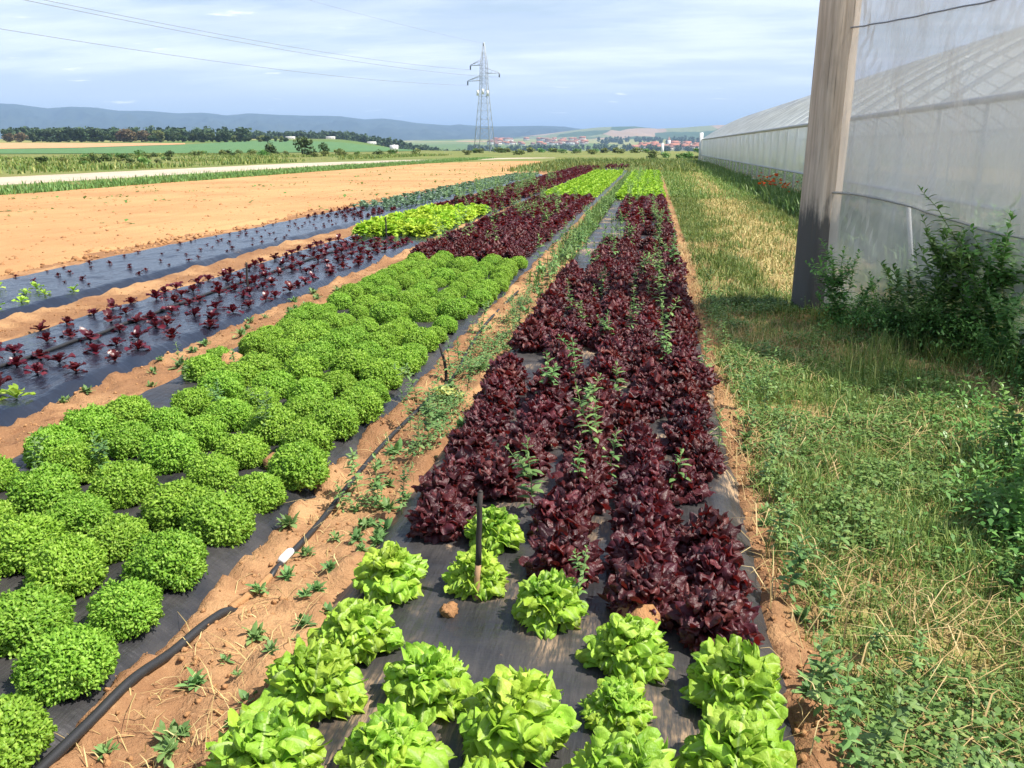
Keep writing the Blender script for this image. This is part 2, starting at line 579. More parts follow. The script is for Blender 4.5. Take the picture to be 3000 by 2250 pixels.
def mat_film(name, col, opac, trans, var=0.12, rough=0.4, streak=(1, 1, 1), dirt=0.0, dscale=1.2, woven=False):
    """thin agricultural film or netting: part of the light passes straight through"""
    t = NT(name)
    n = t.noise(dscale, 5, 0.6, t.coord('Object', streak))
    colr = t.mix(t.ramp(n, 0.35, 0.7), tuple(c * (1 - var) for c in col), col)
    if dirt:
        colr = t.mix(t.ramp(t.noise(2.1, 5, 0.65, t.coord('Object')), 0.55, 0.8, 0, dirt), colr, (0.33, 0.31, 0.25))
    d = t.bsdf(colr, rough, 0.3, normal=t.bump(n, 0.35, 0.06))
    tl = t.new('ShaderNodeBsdfTranslucent'); t.l.new(colr, tl.inputs['Color'])
    m1 = t.new('ShaderNodeMixShader'); m1.inputs[0].default_value = trans
    t.l.new(d, m1.inputs[1]); t.l.new(tl.outputs[0], m1.inputs[2])
    tp = t.new('ShaderNodeBsdfTransparent')
    m2 = t.new('ShaderNodeMixShader')
    op = t.ramp(n, 0.2, 0.8, opac - 0.06, opac + 0.06)
    if woven:      # threads close up when light meets the cloth at a slant: T = T0 ** (1 / cos)
        gm = t.new('ShaderNodeNewGeometry')
        dp = t.new('ShaderNodeVectorMath', operation='DOT_PRODUCT')
        t.l.new(gm.outputs['Incoming'], dp.inputs[0]); t.l.new(gm.outputs['True Normal'], dp.inputs[1])
        cosv = t.math('MAXIMUM', t.math('ABSOLUTE', dp.outputs['Value']), 0.15)
        op = t.math('SUBTRACT', 1.0, t.math('POWER', t.math('SUBTRACT', 1.0, op), t.math('DIVIDE', 1.0, cosv)))
    t.l.new(op, m2.inputs[0])
    t.l.new(tp.outputs[0], m2.inputs[1]); t.l.new(m1.outputs[0], m2.inputs[2])
    return t.done(m2.outputs[0])


M_FILM_WALL = mat_film('greenhouse_wall_film', (0.72, 0.75, 0.73), 0.80, 0.20, 0.12, 0.35, (1, 0.5, 0.3), 0.25)
M_FILM_ROOF = mat_film('greenhouse_roof_film', (0.80, 0.85, 0.84), 0.70, 0.34, 0.14, 0.3, (1, 0.4, 1), 0.3)
M_FILM_LOW = mat_film('clear_lower_film', (0.70, 0.75, 0.78), 0.26, 0.4, 0.1, 0.3)
M_NET = mat_film('pale_grey_netting', (0.80, 0.775, 0.73), 0.54, 0.10, 0.24, 0.8, (1, 1, 0.5), 0.45, 0.8, True)
M_NET_LOW = mat_film('soiled_netting_skirt', (0.76, 0.74, 0.67), 0.54, 0.08, 0.30, 0.8, (1, 1, 0.6), 0.7, 1.4, True)


def mat_post():
    t = NT('weathered_timber_post')
    g = t.noise(1.0, 5, 0.65, t.coord('Object', (22, 22, 1.1)))
    g2 = t.noise(1.0, 6, 0.6, t.coord('Object', (2.2, 2.2, 1.6)))
    ob = t.new('ShaderNodeSeparateXYZ')
    t.l.new(t.new('ShaderNodeTexCoord').outputs['Object'], ob.inputs[0])
    c = t.mix(t.ramp(g, 0.3, 0.72), (0.48, 0.385, 0.29), (0.74, 0.62, 0.49))
    c = t.mix(t.ramp(g2, 0.52, 0.75, 0, 0.55), c, (0.32, 0.265, 0.21))
    # darker foot with a ragged upper edge
    edge = t.math('ADD', ob.outputs[2], t.math('ADD', t.math('MULTIPLY', g, 0.55), t.math('MULTIPLY', t.noise(7, 6, 0.7, t.coord('Object', (1, 1, 0.5))), 0.5)))
    c = t.mix(t.ramp(edge, 1.62, 1.36), c, (0.12, 0.112, 0.10))
    c = t.mix(t.ramp(t.noise(1.0, 4, 0.6, t.coord('Object', (60, 60, 1.6))), 0.60, 0.68, 0, 0.6), c, (0.16, 0.13, 0.10))
    return t.done(t.bsdf(c, 0.85, 0.2, normal=t.bump(g, 0.6, 0.01)))


M_POST = mat_post()


def mat_hill(name, a, b, sc):
    t = NT(name)
    wv = t.coord('World', (1, 1, 1))
    n = t.noise(sc, 5, 0.6, wv)
    return t.done(t.bsdf(t.mix(t.ramp(n, 0.35, 0.65), a, b), 0.95, 0.05))


M_MOUNT = mat_hill('forested_mountain', (0.022, 0.035, 0.022), (0.045, 0.06, 0.035), 0.004)


def mat_hill2():
    t = NT('patchwork_hill')
    v = t.new('ShaderNodeTexVoronoi'); v.inputs['Scale'].default_value = 0.0042
    t.l.new(t.coord('World', (1.0, 0.5, 1.5)), v.inputs['Vector'])
    s = t.new('ShaderNodeSeparateColor'); t.l.new(v.outputs['Color'], s.inputs[0])
    c = t.mix(t.ramp(s.outputs[0], 0.4, 0.5), (0.06, 0.10, 0.035), (0.20, 0.22, 0.09))
    c = t.mix(t.ramp(s.outputs[1], 0.72, 0.76), c, (0.36, 0.25, 0.16))
    return t.done(t.bsdf(c, 0.95, 0.05))


M_HILL2 = mat_hill2()

# ------------------------------------------------------------------ the setting: ground
def spaced(fine0, fine1, step, lo, hi, grow):
    a = list(np.arange(fine0, fine1, step))
    d = step; x = a[-1]
    while x < hi:
        d *= grow; x += d; a.append(x)
    d = step; x = a[0]; b = []
    while x > lo:
        d *= grow; x -= d; b.append(x)
    return np.array(b[::-1] + a)


def bed_mask(x, y):
    m = np.zeros(np.broadcast(x, y).shape)
    for (l, r), e in zip(BEDS, BED_END):
        mm = sstep(l - 0.01, l + 0.09, x) * sstep(r + 0.01, r - 0.09, x) * sstep(e + 0.3, e, y)
        m = np.maximum(m, mm)
    return m


def soil_lumps(x, y):
    return (fbm(x * 2.2 + 3, y * 2.2, 3) - 0.5) * 0.05 + (fbm(x * 11, y * 11, 3) - 0.5) * 0.045 + np.maximum(fbm(x * 24 + 40, y * 24, 2) - 0.58, 0) * 0.09


def edge_lumps(x, y):
    # ragged soil thrown over the rims of the films
    e = np.zeros(np.broadcast(x, y).shape)
    for l, r in BEDS:
        for q in (l, r):
            e = np.maximum(e, np.exp(-((x - q) / 0.085) ** 2) * (0.35 if q > 0 else 0.85))
    n = fbm(x * 6 + 90, y * 5.5, 4, 0.6)
    return e * np.maximum(n - 0.42, 0) * 0.20 * (1 - sstep(18, 30, y))


def soil_z(x, y):
    b = bed_mask(x, y)
    near = 1 - sstep(20, 60, np.hypot(x, y))
    return terrain(x, y) + (1 - b) * soil_lumps(x, y) * near - b * 0.05 + edge_lumps(x, y)


gx = spaced(-3.6, 2.6, 0.026, -16000, 16000, 1.045)
gy = spaced(1.35, 7.5, 0.028, -60, 18000, 1.035)
GX, GY = np.meshgrid(gx, gy)
V, Q = grid_mesh(GX, GY, soil_z(GX, GY))
tag(link('ground', mk_mesh('ground', V, Q, None, [M_GROUND], True)), 'orange brown soil and dry grass ground', kind='structure')


def sheet(name, left, right, ys, mat, dz, label, n=24, wob=0.0, wscale=0.5):
    """a strip of land between two x-boundaries along y, following the terrain"""
    ys = np.asarray(ys, float)
    l = np.interp(ys, *left); r = np.interp(ys, *right)
    l = l + (fbm(ys * wscale, ys * 0 + 3.3, 4) - 0.5) * wob
    r = r + (fbm(ys * wscale, ys * 0 + 7.7, 4) - 0.5) * wob
    s = np.linspace(0, 1, n)
    X = l[:, None] * (1 - s) + r[:, None] * s
    Y = np.repeat(ys[:, None], n, 1)
    tp = np.ones(n); tp[0] = tp[-1] = -1.5
    V, Q = grid_mesh(X, Y, terrain(X, Y) + dz * tp[None, :])
    o = link(name, mk_mesh(name, V, Q, None, [mat], True))
    tag(o, label, kind='structure')
    return o


yy = np.concatenate([np.arange(2, 40, 0.3), np.arange(40, 92, 0.8)])
sheet('tilled_field', ([2, 40, 76, 86, 92], [-20.2, -20.3, -20.0, -17, -12]), ([2, 47, 60, 72, 82, 92], [-7.75, -7.7, -8.2, -7.8, -9.5, -12]), yy, M_TILLED, 0.035, 'bare dry orange tilled field', 40, 0.7, 0.6)
yy = np.concatenate([np.arange(-30, 120, 1.0)])
sheet('gravel_road', ([-30, 40, 75, 95, 120], [-31.5, -32.5, -32.5, -28.5, -17.5]), ([-30, 40, 75, 95, 108, 120], [-25, -25.2, -25.6, -21.5, -17, -12]), yy, M_GRAVEL, 0.03, 'pale gravel farm road', 10, 0.5, 0.4)
yy = np.linspace(110, 700, 80)


def polar_sheet(name, u0, u1, y_near, y_far, mat, dz, label, n=60, m=26):
    u = np.linspace(u0, u1, n); s = np.linspace(0, 1, m)
    yn = np.interp(u, *y_near); yf = np.interp(u, *y_far)
    Y = yn[None, :] * (1 - s[:, None]) + yf[None, :] * s[:, None]
    X = -u[None, :] * Y
    V, Q = grid_mesh(X, Y, terrain(X, Y) + dz)
    o = link(name, mk_mesh(name, V, Q, None, [mat], True))
    return tag(o, label, kind='structure')


polar_sheet('ploughed_field', 1.25, 0.56, ([0.56, 0.7, 0.85, 1.25], [420, 330, 285, 280]), ([0.56, 1.25], [450, 480]), M_ORANGE, 0.12, 'far strip of bare orange ploughed earth')
polar_sheet('crop_field', 1.25, 0.27, ([0.27, 0.4, 0.5, 0.62, 0.85, 1.25], [260, 205, 180, 165, 150, 150]), ([0.27, 0.45, 0.56, 0.7, 0.85, 1.25], [420, 560, 415, 326, 281, 276]), M_GREENFIELD, 0.10, 'far green crop field')

# mountains and hills on the skyline: (azimuth in degrees from the rows, elevation in degrees)
def ridge_px(pts):
    out = []
    f, cx, cy, pit, yw = 2500, 1500, 1125, RAD(15.79), RAD(9.01)
    for px, py in pts:
        a, b = (px - cx) / f, -(py - cy) / f
        fy = math.cos(pit) + b * math.sin(pit); fz = -math.sin(pit) + b * math.cos(pit)
        out.append((math.degrees(math.atan2(a, fy)) - 9.01, math.degrees(math.atan2(fz, math.hypot(a, fy)))))
    return np.array(out)


def skyline(name, prof, d0, d1, mat, label, rough, seed):
    az = np.radians(np.arange(prof[0][0], prof[-1][0], 0.12))
    el = np.radians(np.interp(np.degrees(az), prof[:, 0], prof[:, 1]))
    s = np.linspace(0, 1.25, 34)
    D = d0 + (d1 - d0) * s
    A, DD = np.meshgrid(az, D)
    top = np.tan(el)[None, :] * d1 + 1.55
    sh = np.where(s <= 1, s ** 0.75, 1 - (s - 1) * 1.6)[:, None]
    fold = (fbm(A * 60 + seed, DD / 420.0, 4) - 0.5) * rough * np.sin(np.clip(s, 0, 1) * np.pi)[:, None]
    Z = -14 + (top + 14) * np.clip(sh + fold, 0, 1.0)
    X, Y = np.sin(A) * DD, np.cos(A) * DD
    V, Q = grid_mesh(X, Y, Z)
    return tag(link(name, mk_mesh(name, V, Q, None, [mat], True)), label, kind='structure')


far_r = ridge_px([(0, 302), (45, 304), (140, 317), (203, 311), (289, 315), (343, 323), (430, 324), (520, 331), (579, 329), (601, 329), (665, 338), (723, 331), (814, 336), (995, 340), (1068, 349), (1122, 346), (1226, 360), (1316, 367), (1344, 364), (1407, 369), (1452, 370), (1588, 368), (1655, 370), (1690, 376), (1800, 385), (2200, 392)])
far_r = np.vstack([[-75, 1.6], [-60, 2.3], [-48, 1.7], far_r, [20, 0.6], [60, 0.7]])
skyline('mountains', far_r, 6200, 8600, M_MOUNT, 'long blue forested mountain ridge on the horizon', 0.5, 4.0)
near_r = ridge_px([(1480, 405), (1600, 392), (1690, 380), (1750, 373), (1790, 371), (1859, 370), (1927, 377), (1990, 374), (2100, 366), (2400, 362), (3000, 372)])
near_r = np.vstack([near_r, [45, 1.1], [75, 0.8]])
skyline('hills', near_r, 4000, 5600, M_HILL2, 'low green hills with fields beyond the town', 0.25, 9.0)

# ------------------------------------------------------------------ planting beds under black plastic
def bed_z(i, x, y):
    l, r = BEDS[i]
    c = (l + r) / 2; h = (r - l) / 2
    u = np.abs((x - c) / h)
    z = 0.055 - 0.09 * sstep(0.84, 1.06, u) + (fbm(x * 2.6 + i * 9, y * 2.6, 3) - 0.5) * 0.035 + (fbm(x * 14, y * 5, 2) - 0.5) * 0.012
    return terrain(x, y) + z


BED_LABEL = ('dusty black plastic film over the bed of red and lime lettuces', 'black plastic film under the curly green lettuce bed',
             'shiny black plastic film with red seedlings', 'crumpled black plastic film strip beside the tilled field')
for i, ((l, r), e) in enumerate(zip(BEDS, BED_END)):
    ys = [0.9]
    while ys[-1] < e:
        ys.append(ys[-1] + 0.035 * max(1.0, ys[-1] / 5.0))
    ys = np.array(ys)
    xs = np.linspace(l - 0.05, r + 0.05, 46)
    X, Y = np.meshgrid(xs, ys)
    V, Q = grid_mesh(X, Y, bed_z(i, X, Y))
    o = link('mulch_film', mk_mesh('mulch_film', V, Q, None, [M_PLASTIC[i]], True))
    tag(o, BED_LABEL[i], 'plastic film', 'plastic films over the beds')


# ------------------------------------------------------------------ plant shapes
def leaf_shape(L=0.16, W=0.045, ruffle=0.012, rf=3.0, lobe=0.18, curl=70, phase=0.0, nt=8, ns=8, base=0.25, tip=0.5, cup=0.15):
    """a lettuce leaf: narrow stalk, rounded ruffled blade, grows along +Z and rolls over to +X"""
    t = 1 - (1 - np.linspace(0, 1, nt + 1)) ** 1.5
    dt = np.diff(t)
    ang = np.radians(curl) * t ** 1.8
    dx = np.sin(ang); dz = np.cos(ang)
    cxs = np.concatenate([[0], np.cumsum((dx[1:] + dx[:-1]) / 2 * dt)]) * L
    czs = np.concatenate([[0], np.cumsum((dz[1:] + dz[:-1]) / 2 * dt)]) * L
    s = np.sin(np.linspace(-np.pi / 2, np.pi / 2, ns + 1)) * 0.6 + np.linspace(-1, 1, ns + 1) * 0.4
    prof = np.interp(t, [0, 0.25, 0.5, 0.68, 0.8, 0.9, 0.96, 1.0], [base, base + 0.12, 0.74, 1.0, 1.0, 0.80, 0.55, 0.22])
    Tt, Ss = np.meshgrid(t, s, indexing='ij')
    w = W * prof[:, None] * (1 + lobe * np.sin(Tt * rf * 5.0 + phase + (Ss > 0) * 1.7) * sstep(0.2, 0.5, Tt))
    back = L * Tt ** 2.2 * (lobe * 0.22 * np.sin(Ss * rf * 2.6 + phase))
    nrm_x = -np.cos(ang)[:, None]; nrm_z = np.sin(ang)[:, None]     # upper face looks to the heart
    ruf = ruffle * (np.sin(Tt * rf * 6.3 + phase * 2 + np.sign(Ss) * 1.1) * np.abs(Ss) ** 1.3 * Tt + 0.9 * np.sin(Ss * rf * 1.5 + phase * 3) * Tt ** 2.2)
    ruf = ruf + cup * W * Ss ** 2 * prof[:, None]
    X = cxs[:, None] + nrm_x * ruf - back * np.sin(ang)[:, None]
    Z = czs[:, None] + nrm_z * ruf - back * np.cos(ang)[:, None]
    Y = Ss * w
    return grid_mesh(X, Y, Z)


def dome(seed, n, variants, curl, s0=1.0, s1=0.95, zlift=0.03, jit=0.12, low=-0.12):
    """like rosette(), but the leaf tips are spread evenly over a dome"""
    g = np.random.default_rng(seed)
    out = []
    for i in range(n):
        f = (i + 0.5) / n
        th = math.degrees(math.acos(low + (1 - low) * f)) - curl * 0.42
        out.append((int(g.integers(variants)), i * 2.39996 + g.normal(0, 0.22), math.radians(th) + g.normal(0, jit),
                    (s0 + (s1 - s0) * f) * (1 + g.normal(0, jit * 0.75)), 0.012 + zlift * f))
    return out


def rosette(seed, n, variants, tilt0, tilt1, s0, s1, zlift, jit=0.15, pw=0.8):
    """list of (variant index, yaw, tilt, scale, z) from the outer leaves to the heart"""
    g = np.random.default_rng(seed)
    out = []
    for i in range(n):
        f = i / max(1, n - 1)
        out.append((int(g.integers(variants)), i * 2.39996 + g.normal(0, 0.2), math.radians(tilt0 + (tilt1 - tilt0) * f ** pw) + g.normal(0, jit * 0.6),
                    (s0 + (s1 - s0) * f) * (1 + g.normal(0, jit * 0.6)), zlift * f))
    return out


def join_rosette(name, ros, shapes, mat, flat=1.0):
    G = Geo()
    for v, yaw, tilt, s, z in ros:
        V, Q = shapes[v]
        R = rot_mats(np.array([yaw]), np.array([tilt]))[0]
        G.add((V * s) @ R.T + np.array([0, 0, z]), Q)
    V, Q, T = G.arr()
    V[:, 2] = np.maximum(V[:, 2] * flat, -0.005)
    return mk_mesh(name, V, Q, T, [mat], True)


g = np.random.default_rng(21)
OAK = [leaf_shape(0.150, 0.035 * (0.75 + 0.5 * g.random()), 0.0145, 2.8 + 1.3 * g.random(), 0.14, 88 + 60 * g.random(), 6 * g.random(), 11, 10, 0.22, 0.5, -0.15) for k in range(10)]
OAK_ME = [mk_mesh('lettuce_leaf', V, Q, None, [M_LIME], True) for V, Q in OAK]
REDL = [leaf_shape(0.147, 0.032 * (0.75 + 0.5 * g.random()), 0.0155, 3.0 + 1.2 * g.random(), 0.12, 78 + 55 * g.random(), 6 * g.random(), 10, 9, 0.22, 0.5, -0.15) for k in range(10)]
RED_ME = [mk_mesh('red_lettuce_leaf', V, Q, None, [M_RED], True) for V, Q in REDL]
LOW = [leaf_shape(0.16, 0.05, 0.014, 2.4, 0.2, 75, 6 * g.random(), 4, 4, 0.25, 0.6, 0.1) for k in range(5)]
SEEDL = [leaf_shape(0.085, 0.030, 0.006, 2.6, 0.2, 45 + 30 * g.random(), 6 * g.random(), 5, 4, 0.2, 0.6, 0.2) for k in range(5)]

RED_FULL = [join_rosette('red_lettuce', dome(200 + k, 130, 10, 100, jit=0.15), REDL, M_RED) for k in range(5)]
LIME_LOW = [join_rosette('green_lettuce', dome(300 + k, 40, 5, 75), LOW, M_LIME_FAR) for k in range(4)]
RED_LOW = [join_rosette('red_lettuce', dome(320 + k, 40, 5, 75), LOW, M_RED) for k in range(4)]
SEED_RED = [join_rosette('lettuce_seedling', rosette(400 + k, 15, 5, 62, 5, 1.05, 0.65, 0.01, 0.3), SEEDL, M_SEED) for k in range(5)]
SEED_LIME = [join_rosette('lettuce_seedling', rosette(420 + k, 9, 5, 76, 20, 1.05, 0.7, 0.02, 0.3), SEEDL, M_LIME) for k in range(3)]
SEED_BLUE = [join_rosette('cabbage_seedling', rosette(440 + k, 10, 5, 66, 12, 1.5, 1.0, 0.02, 0.3), SEEDL, M_CABBAGE) for k in range(3)]
PALE_ONE = join_rosette('pale_lettuce', rosette(460, 16, 5, 84, 30, 1.5, 0.9, 0.02, 0.3), SEEDL, M_YELLOW)


def frisee(seed):
    """a dome of fine curled leaflets"""
    g = np.random.default_rng(seed)
    n = 7600
    ct = g.uniform(-0.42, 1.0, n); ph = g.uniform(0, 2 * np.pi, n)
    st = np.sqrt(1 - ct ** 2)
    D = np.stack([st * np.cos(ph), st * np.sin(ph), ct], 1)
    lump = 0.70 + 0.60 * fbm(np.cos(ph) * 2.9 + seed * 1.7, np.sin(ph) * 2.9 + ct * 3.1, 4, 0.6)
    rad = np.where(g.random(n) < 0.75, g.uniform(0.86, 1.0, n), g.uniform(0.55, 0.86, n)) * lump
    P = D * rad[:, None] * np.array([0.123, 0.123, 0.108]) + np.array([0, 0, 0.058])
    # leaflet: curled strip with a widened frilly tip, grows along +Z and bends to +X
    w = np.array([0.0022, 0.0036, 0.0050, 0.0018])
    cx_ = np.array([0, 0.002, 0.011, 0.020]); cz = np.array([0, 0.020, 0.034, 0.030])
    V = []
    for k in range(4):
        V += [(cx_[k], -w[k], cz[k] + (0.004 if k == 2 else 0)), (cx_[k] - 0.004, 0, cz[k] + 0.001), (cx_[k], w[k], cz[k] - (0.003 if k == 2 else 0))]
    V = np.array(V)
    Qb = []
    for k in range(3):
        for j in range(2):
            a = k * 3 + j
            Qb.append((a, a + 1, a + 4, a + 3))
    out = D + g.normal(0, 0.5, (n, 3)); out[:, 2] += 0.4
    out /= np.linalg.norm(out, axis=1, keepdims=True)
    yaw = np.arctan2(out[:, 1], out[:, 0]); tilt = np.arccos(np.clip(out[:, 2], -1, 1))
    R = rot_mats(yaw, tilt, g.uniform(0, 2 * np.pi, n))
    V2, Q2, _ = instances(V, np.array(Qb), None, xf(R, g.uniform(0.38, 0.85, n), P - out * 0.008))
    V2[:, 2] = np.maximum(V2[:, 2], 0.0)
    return mk_mesh('curly_lettuce', V2, Q2, None, [M_FRISEE], False)


FRISEE = [frisee(500 + k) for k in range(5)]


def blade_leaf(L, W, bend, nt=3):
    """simple lance-shaped leaf along +Z bending to +X"""
    t = np.linspace(0, 1, nt + 1)
    a = np.radians(bend) * t
    x = np.concatenate([[0], np.cumsum(np.sin((a[1:] + a[:-1]) / 2))]) * L / nt
    z = np.concatenate([[0], np.cumsum(np.cos((a[1:] + a[:-1]) / 2))]) * L / nt
    w = W * np.interp(t, [0, 0.4, 0.75, 1], [0.12, 1, 0.75, 0.02])
    V = np.stack([np.stack([x, -w, z], 1), np.stack([x - 0.18 * W, 0 * w, z], 1), np.stack([x, w, z], 1)], 1).reshape(-1, 3)
    Q = [(k * 3 + j, k * 3 + j + 1, k * 3 + j + 4, k * 3 + j + 3) for k in range(nt) for j in range(2)]
    return V, np.array(Q)


def weed_upright(seed, h, nl, lw=0.010, ll=0.06, branch=0, mains=1):
    g = np.random.default_rng(seed)
    stems = Geo(); leaves = Geo()
    bl = blade_leaf(ll, lw, 55)

    def shoot(p0, d, length, n, sc):
        k = 6
        pts = [np.array(p0)]
        for i in range(k):
            d = d + g.normal(0, 0.10, 3) + np.array([0, 0, 0.06]); d = d / np.linalg.norm(d)
            pts.append(pts[-1] + d * length / k)
        pts = np.array(pts)
        stems.tube(pts, np.linspace(0.0032, 0.0012, k + 1) * max(1, sc), 4)
        f = np.linspace(0.12, 1.0, n) + g.normal(0, 0.02, n)
        P = np.stack([np.interp(f * k, np.arange(k + 1), pts[:, c]) for c in range(3)], 1)
        yaw = np.arange(n) * 2.4 + g.normal(0, 0.4, n)
        tilt = np.radians(np.interp(f, [0, 0.8, 1], [78, 48, 15]) + g.normal(0, 12, n))
        s = np.interp(f, [0, 0.3, 0.75, 1.0], [0.8, 1.25, 0.85, 0.5]) * g.uniform(0.75, 1.2, n) * sc
        V, Q, _ = instances(bl[0], bl[1], None, xf(rot_mats(yaw, tilt), s, P))
        leaves.add(V, Q)
        return pts
    main = shoot((0, 0, 0), np.array([0, 0, 1.0]), h, nl, 1.0)
    for b in range(mains - 1):
        a = b * 2.4 + g.uniform(0, 1)
        shoot((0.02 * math.cos(a), 0.02 * math.sin(a), 0), np.array([math.cos(a) * 0.55, math.sin(a) * 0.55, 0.8]), h * g.uniform(0.6, 0.95), nl, 0.95)
    for b in range(branch):
        i = g.integers(1, 5); a = g.uniform(0, 6.28)
        shoot(main[i], np.array([math.cos(a) * 0.8, math.sin(a) * 0.8, 0.75]), h * g.uniform(0.3, 0.55), max(6, nl // 2), 0.85)
    return stems, leaves


def pair(g2, sname, lname, smat, lmat):
    return g2[0].mesh(sname, smat), g2[1].mesh(lname, lmat)


UP = [pair(weed_upright(600 + k, 0.24 + 0.045 * k, 22 + 3 * k, 0.0125, 0.058, k % 3), 'stem', 'leaves', M_STEM, M_WEED) for k in range(5)]
M_SUNLEAF = leaf_mat('sunlit_weed_leaf', (0.11, 0.25, 0.045), (0.19, 0.37, 0.075), (0.31, 0.50, 0.13), 0.32, 0.45, 0.35)  # lighter copy of the tall weed leaf; sunlit look put into the colour
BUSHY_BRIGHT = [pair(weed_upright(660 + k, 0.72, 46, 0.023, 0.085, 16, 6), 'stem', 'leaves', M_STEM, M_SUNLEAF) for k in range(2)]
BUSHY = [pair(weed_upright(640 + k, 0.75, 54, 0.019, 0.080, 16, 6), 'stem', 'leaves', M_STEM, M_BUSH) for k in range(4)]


def weed_rosette(seed, n=11, L=0.075, W=0.014, up=60):
    g = np.random.default_rng(seed)
    G = Geo()
    bl = blade_leaf(L, W, 38)
    yaw = np.arange(n) * 2.4 + g.normal(0, 0.3, n)
    tilt = np.radians(np.linspace(up + 25, up - 40, n) + g.normal(0, 16, n))
    V, Q, _ = instances(bl[0], bl[1], None, xf(rot_mats(yaw, tilt), g.uniform(0.6, 1.25, n), np.stack([g.normal(0, 0.012, n), g.normal(0, 0.012, n), g.uniform(0.002, 0.02, n)], 1)))
    G.add(V, Q)
    return G.mesh('weed', M_WEED)


ROS = [weed_rosette(700 + k, 15 + 4 * k, 0.046 + 0.006 * k, 0.0105 + 0.001 * k, 50) for k in range(5)]


def place(name, me, x, y, z, label, cat, group, scale=1.0, yaw=None, tilt=0.0, zs=None):
    o = link(name, me, None, (x, y, z), (random.gauss(0, tilt), random.gauss(0, tilt), random.uniform(0, 6.28) if yaw is None else yaw), scale)
    if zs:
        o.scale[2] *= zs
        o.scale[0] *= random.uniform(0.9, 1.1)
    return tag(o, label, cat, group)


def place_parts(name, meshes, x, y, z, label, cat, group, scale=1.0, tilt=0.06):
    o = empty(name, (x, y, z), (random.gauss(0, tilt), random.gauss(0, tilt), random.uniform(0, 6.28)), scale)
    tag(o, label, cat, group)
    for pn, me in zip(('stem', 'leaves'), meshes):
        link(pn, me, o)
    return o


TENS = ['', 'twenty', 'thirty', 'forty', 'fifty', 'sixty', 'seventy']
ORD = ['first', 'second', 'third', 'fourth', 'fifth', 'sixth', 'seventh', 'eighth', 'ninth', 'tenth', 'eleventh', 'twelfth', 'thirteenth', 'fourteenth', 'fifteenth', 'sixteenth', 'seventeenth', 'eighteenth', 'nineteenth', 'twentieth']
for _k in range(20, 79):
    ORD.append(TENS[_k // 10 - 1] + '-' + ORD[_k % 10] if _k % 10 != 9 else {2: 'thirtieth', 3: 'fortieth', 4: 'fiftieth', 5: 'sixtieth', 6: 'seventieth', 7: 'eightieth'}[_k // 10])


def leafy_lettuce(name, leaf_meshes, ros, heart_from, shapes, mat, x, y, z, scale, label, group, cat='lettuce'):
    """a near head: every outer leaf is a piece of its own, the tight middle is one heart"""
    o = empty(name, (x, y, z), (random.gauss(0, 0.07), random.gauss(0, 0.07), random.uniform(0, 6.28)), scale)
    tag(o, label, cat, group)
    for v, yaw, tilt, s, lz in ros[:heart_from]:
        link('leaf', leaf_meshes[v], o, (0, 0, lz), (0, tilt, yaw), s)
    link('heart', join_rosette('heart', ros[heart_from:], shapes, mat), o)
    return o


# ------------------------------------------------------------------ bed one: lime lettuces in front, dark red ones behind
LIME = [  # x, y, size, label
    (-0.86, 1.64, 1.12, 'broad lime green lettuce at the bottom edge, nearest the bare soil path'),
    (-0.57, 1.74, 1.0, 'lime green lettuce at the bottom, first to the right of the path-side head'),
    (-0.32, 1.60, 0.95, 'lime green lettuce cut by the bottom edge, below the biggest head'),
    (-0.28, 1.89, 1.2, 'biggest lime green lettuce, wide loose leaves, bottom centre'),
    (0.0, 1.70, 1.12, 'large lime green lettuce at the bottom edge beside the biggest head'),
    (0.27, 1.83, 1.12, 'lower of the two lime green lettuces at the right rim of the film'),
    (0.285, 2.15, 1.10, 'upper of the two lime green lettuces at the right rim of the film'),
    (-0.03, 2.01, 0.72, 'smallest lime green lettuce with one yellowed leaf'),
    (-0.005, 2.27, 0.98, 'lime green lettuce in front of the orange soil clod'),
    (-0.55, 2.03, 0.98, 'lime green lettuce left of the biggest head, below the bare film'),
    (-0.86, 1.96, 1.06, 'lime green lettuce, second from the bottom along the soil path'),
    (-0.83, 2.24, 1.0, 'lime green lettuce, third from the bottom along the soil path'),
    (-0.83, 2.61, 1.0, 'lime green lettuce, uppermost along the soil path, before the red heads'),
    (-0.55, 2.67, 0.88, 'lime green lettuce right behind the upright dark stake'),
    (-0.27, 2.50, 0.96, 'lime green lettuce right of the stake, bordering the bare film'),
    (-0.54, 3.00, 0.90, 'lime green lettuce farthest back, behind the stake and among red heads'),
]
for k, (x, y, s, lab) in enumerate(LIME):
    ros = dome(800 + k, 132, 10, 108, jit=0.14)
    leafy_lettuce('green_lettuce', OAK_ME, ros, 84, OAK, M_LIME, x, y - 0.03, float(bed_z(0, x, y)) - 0.005, s * 0.94, lab, 'lime green lettuces at the near end of the first bed')

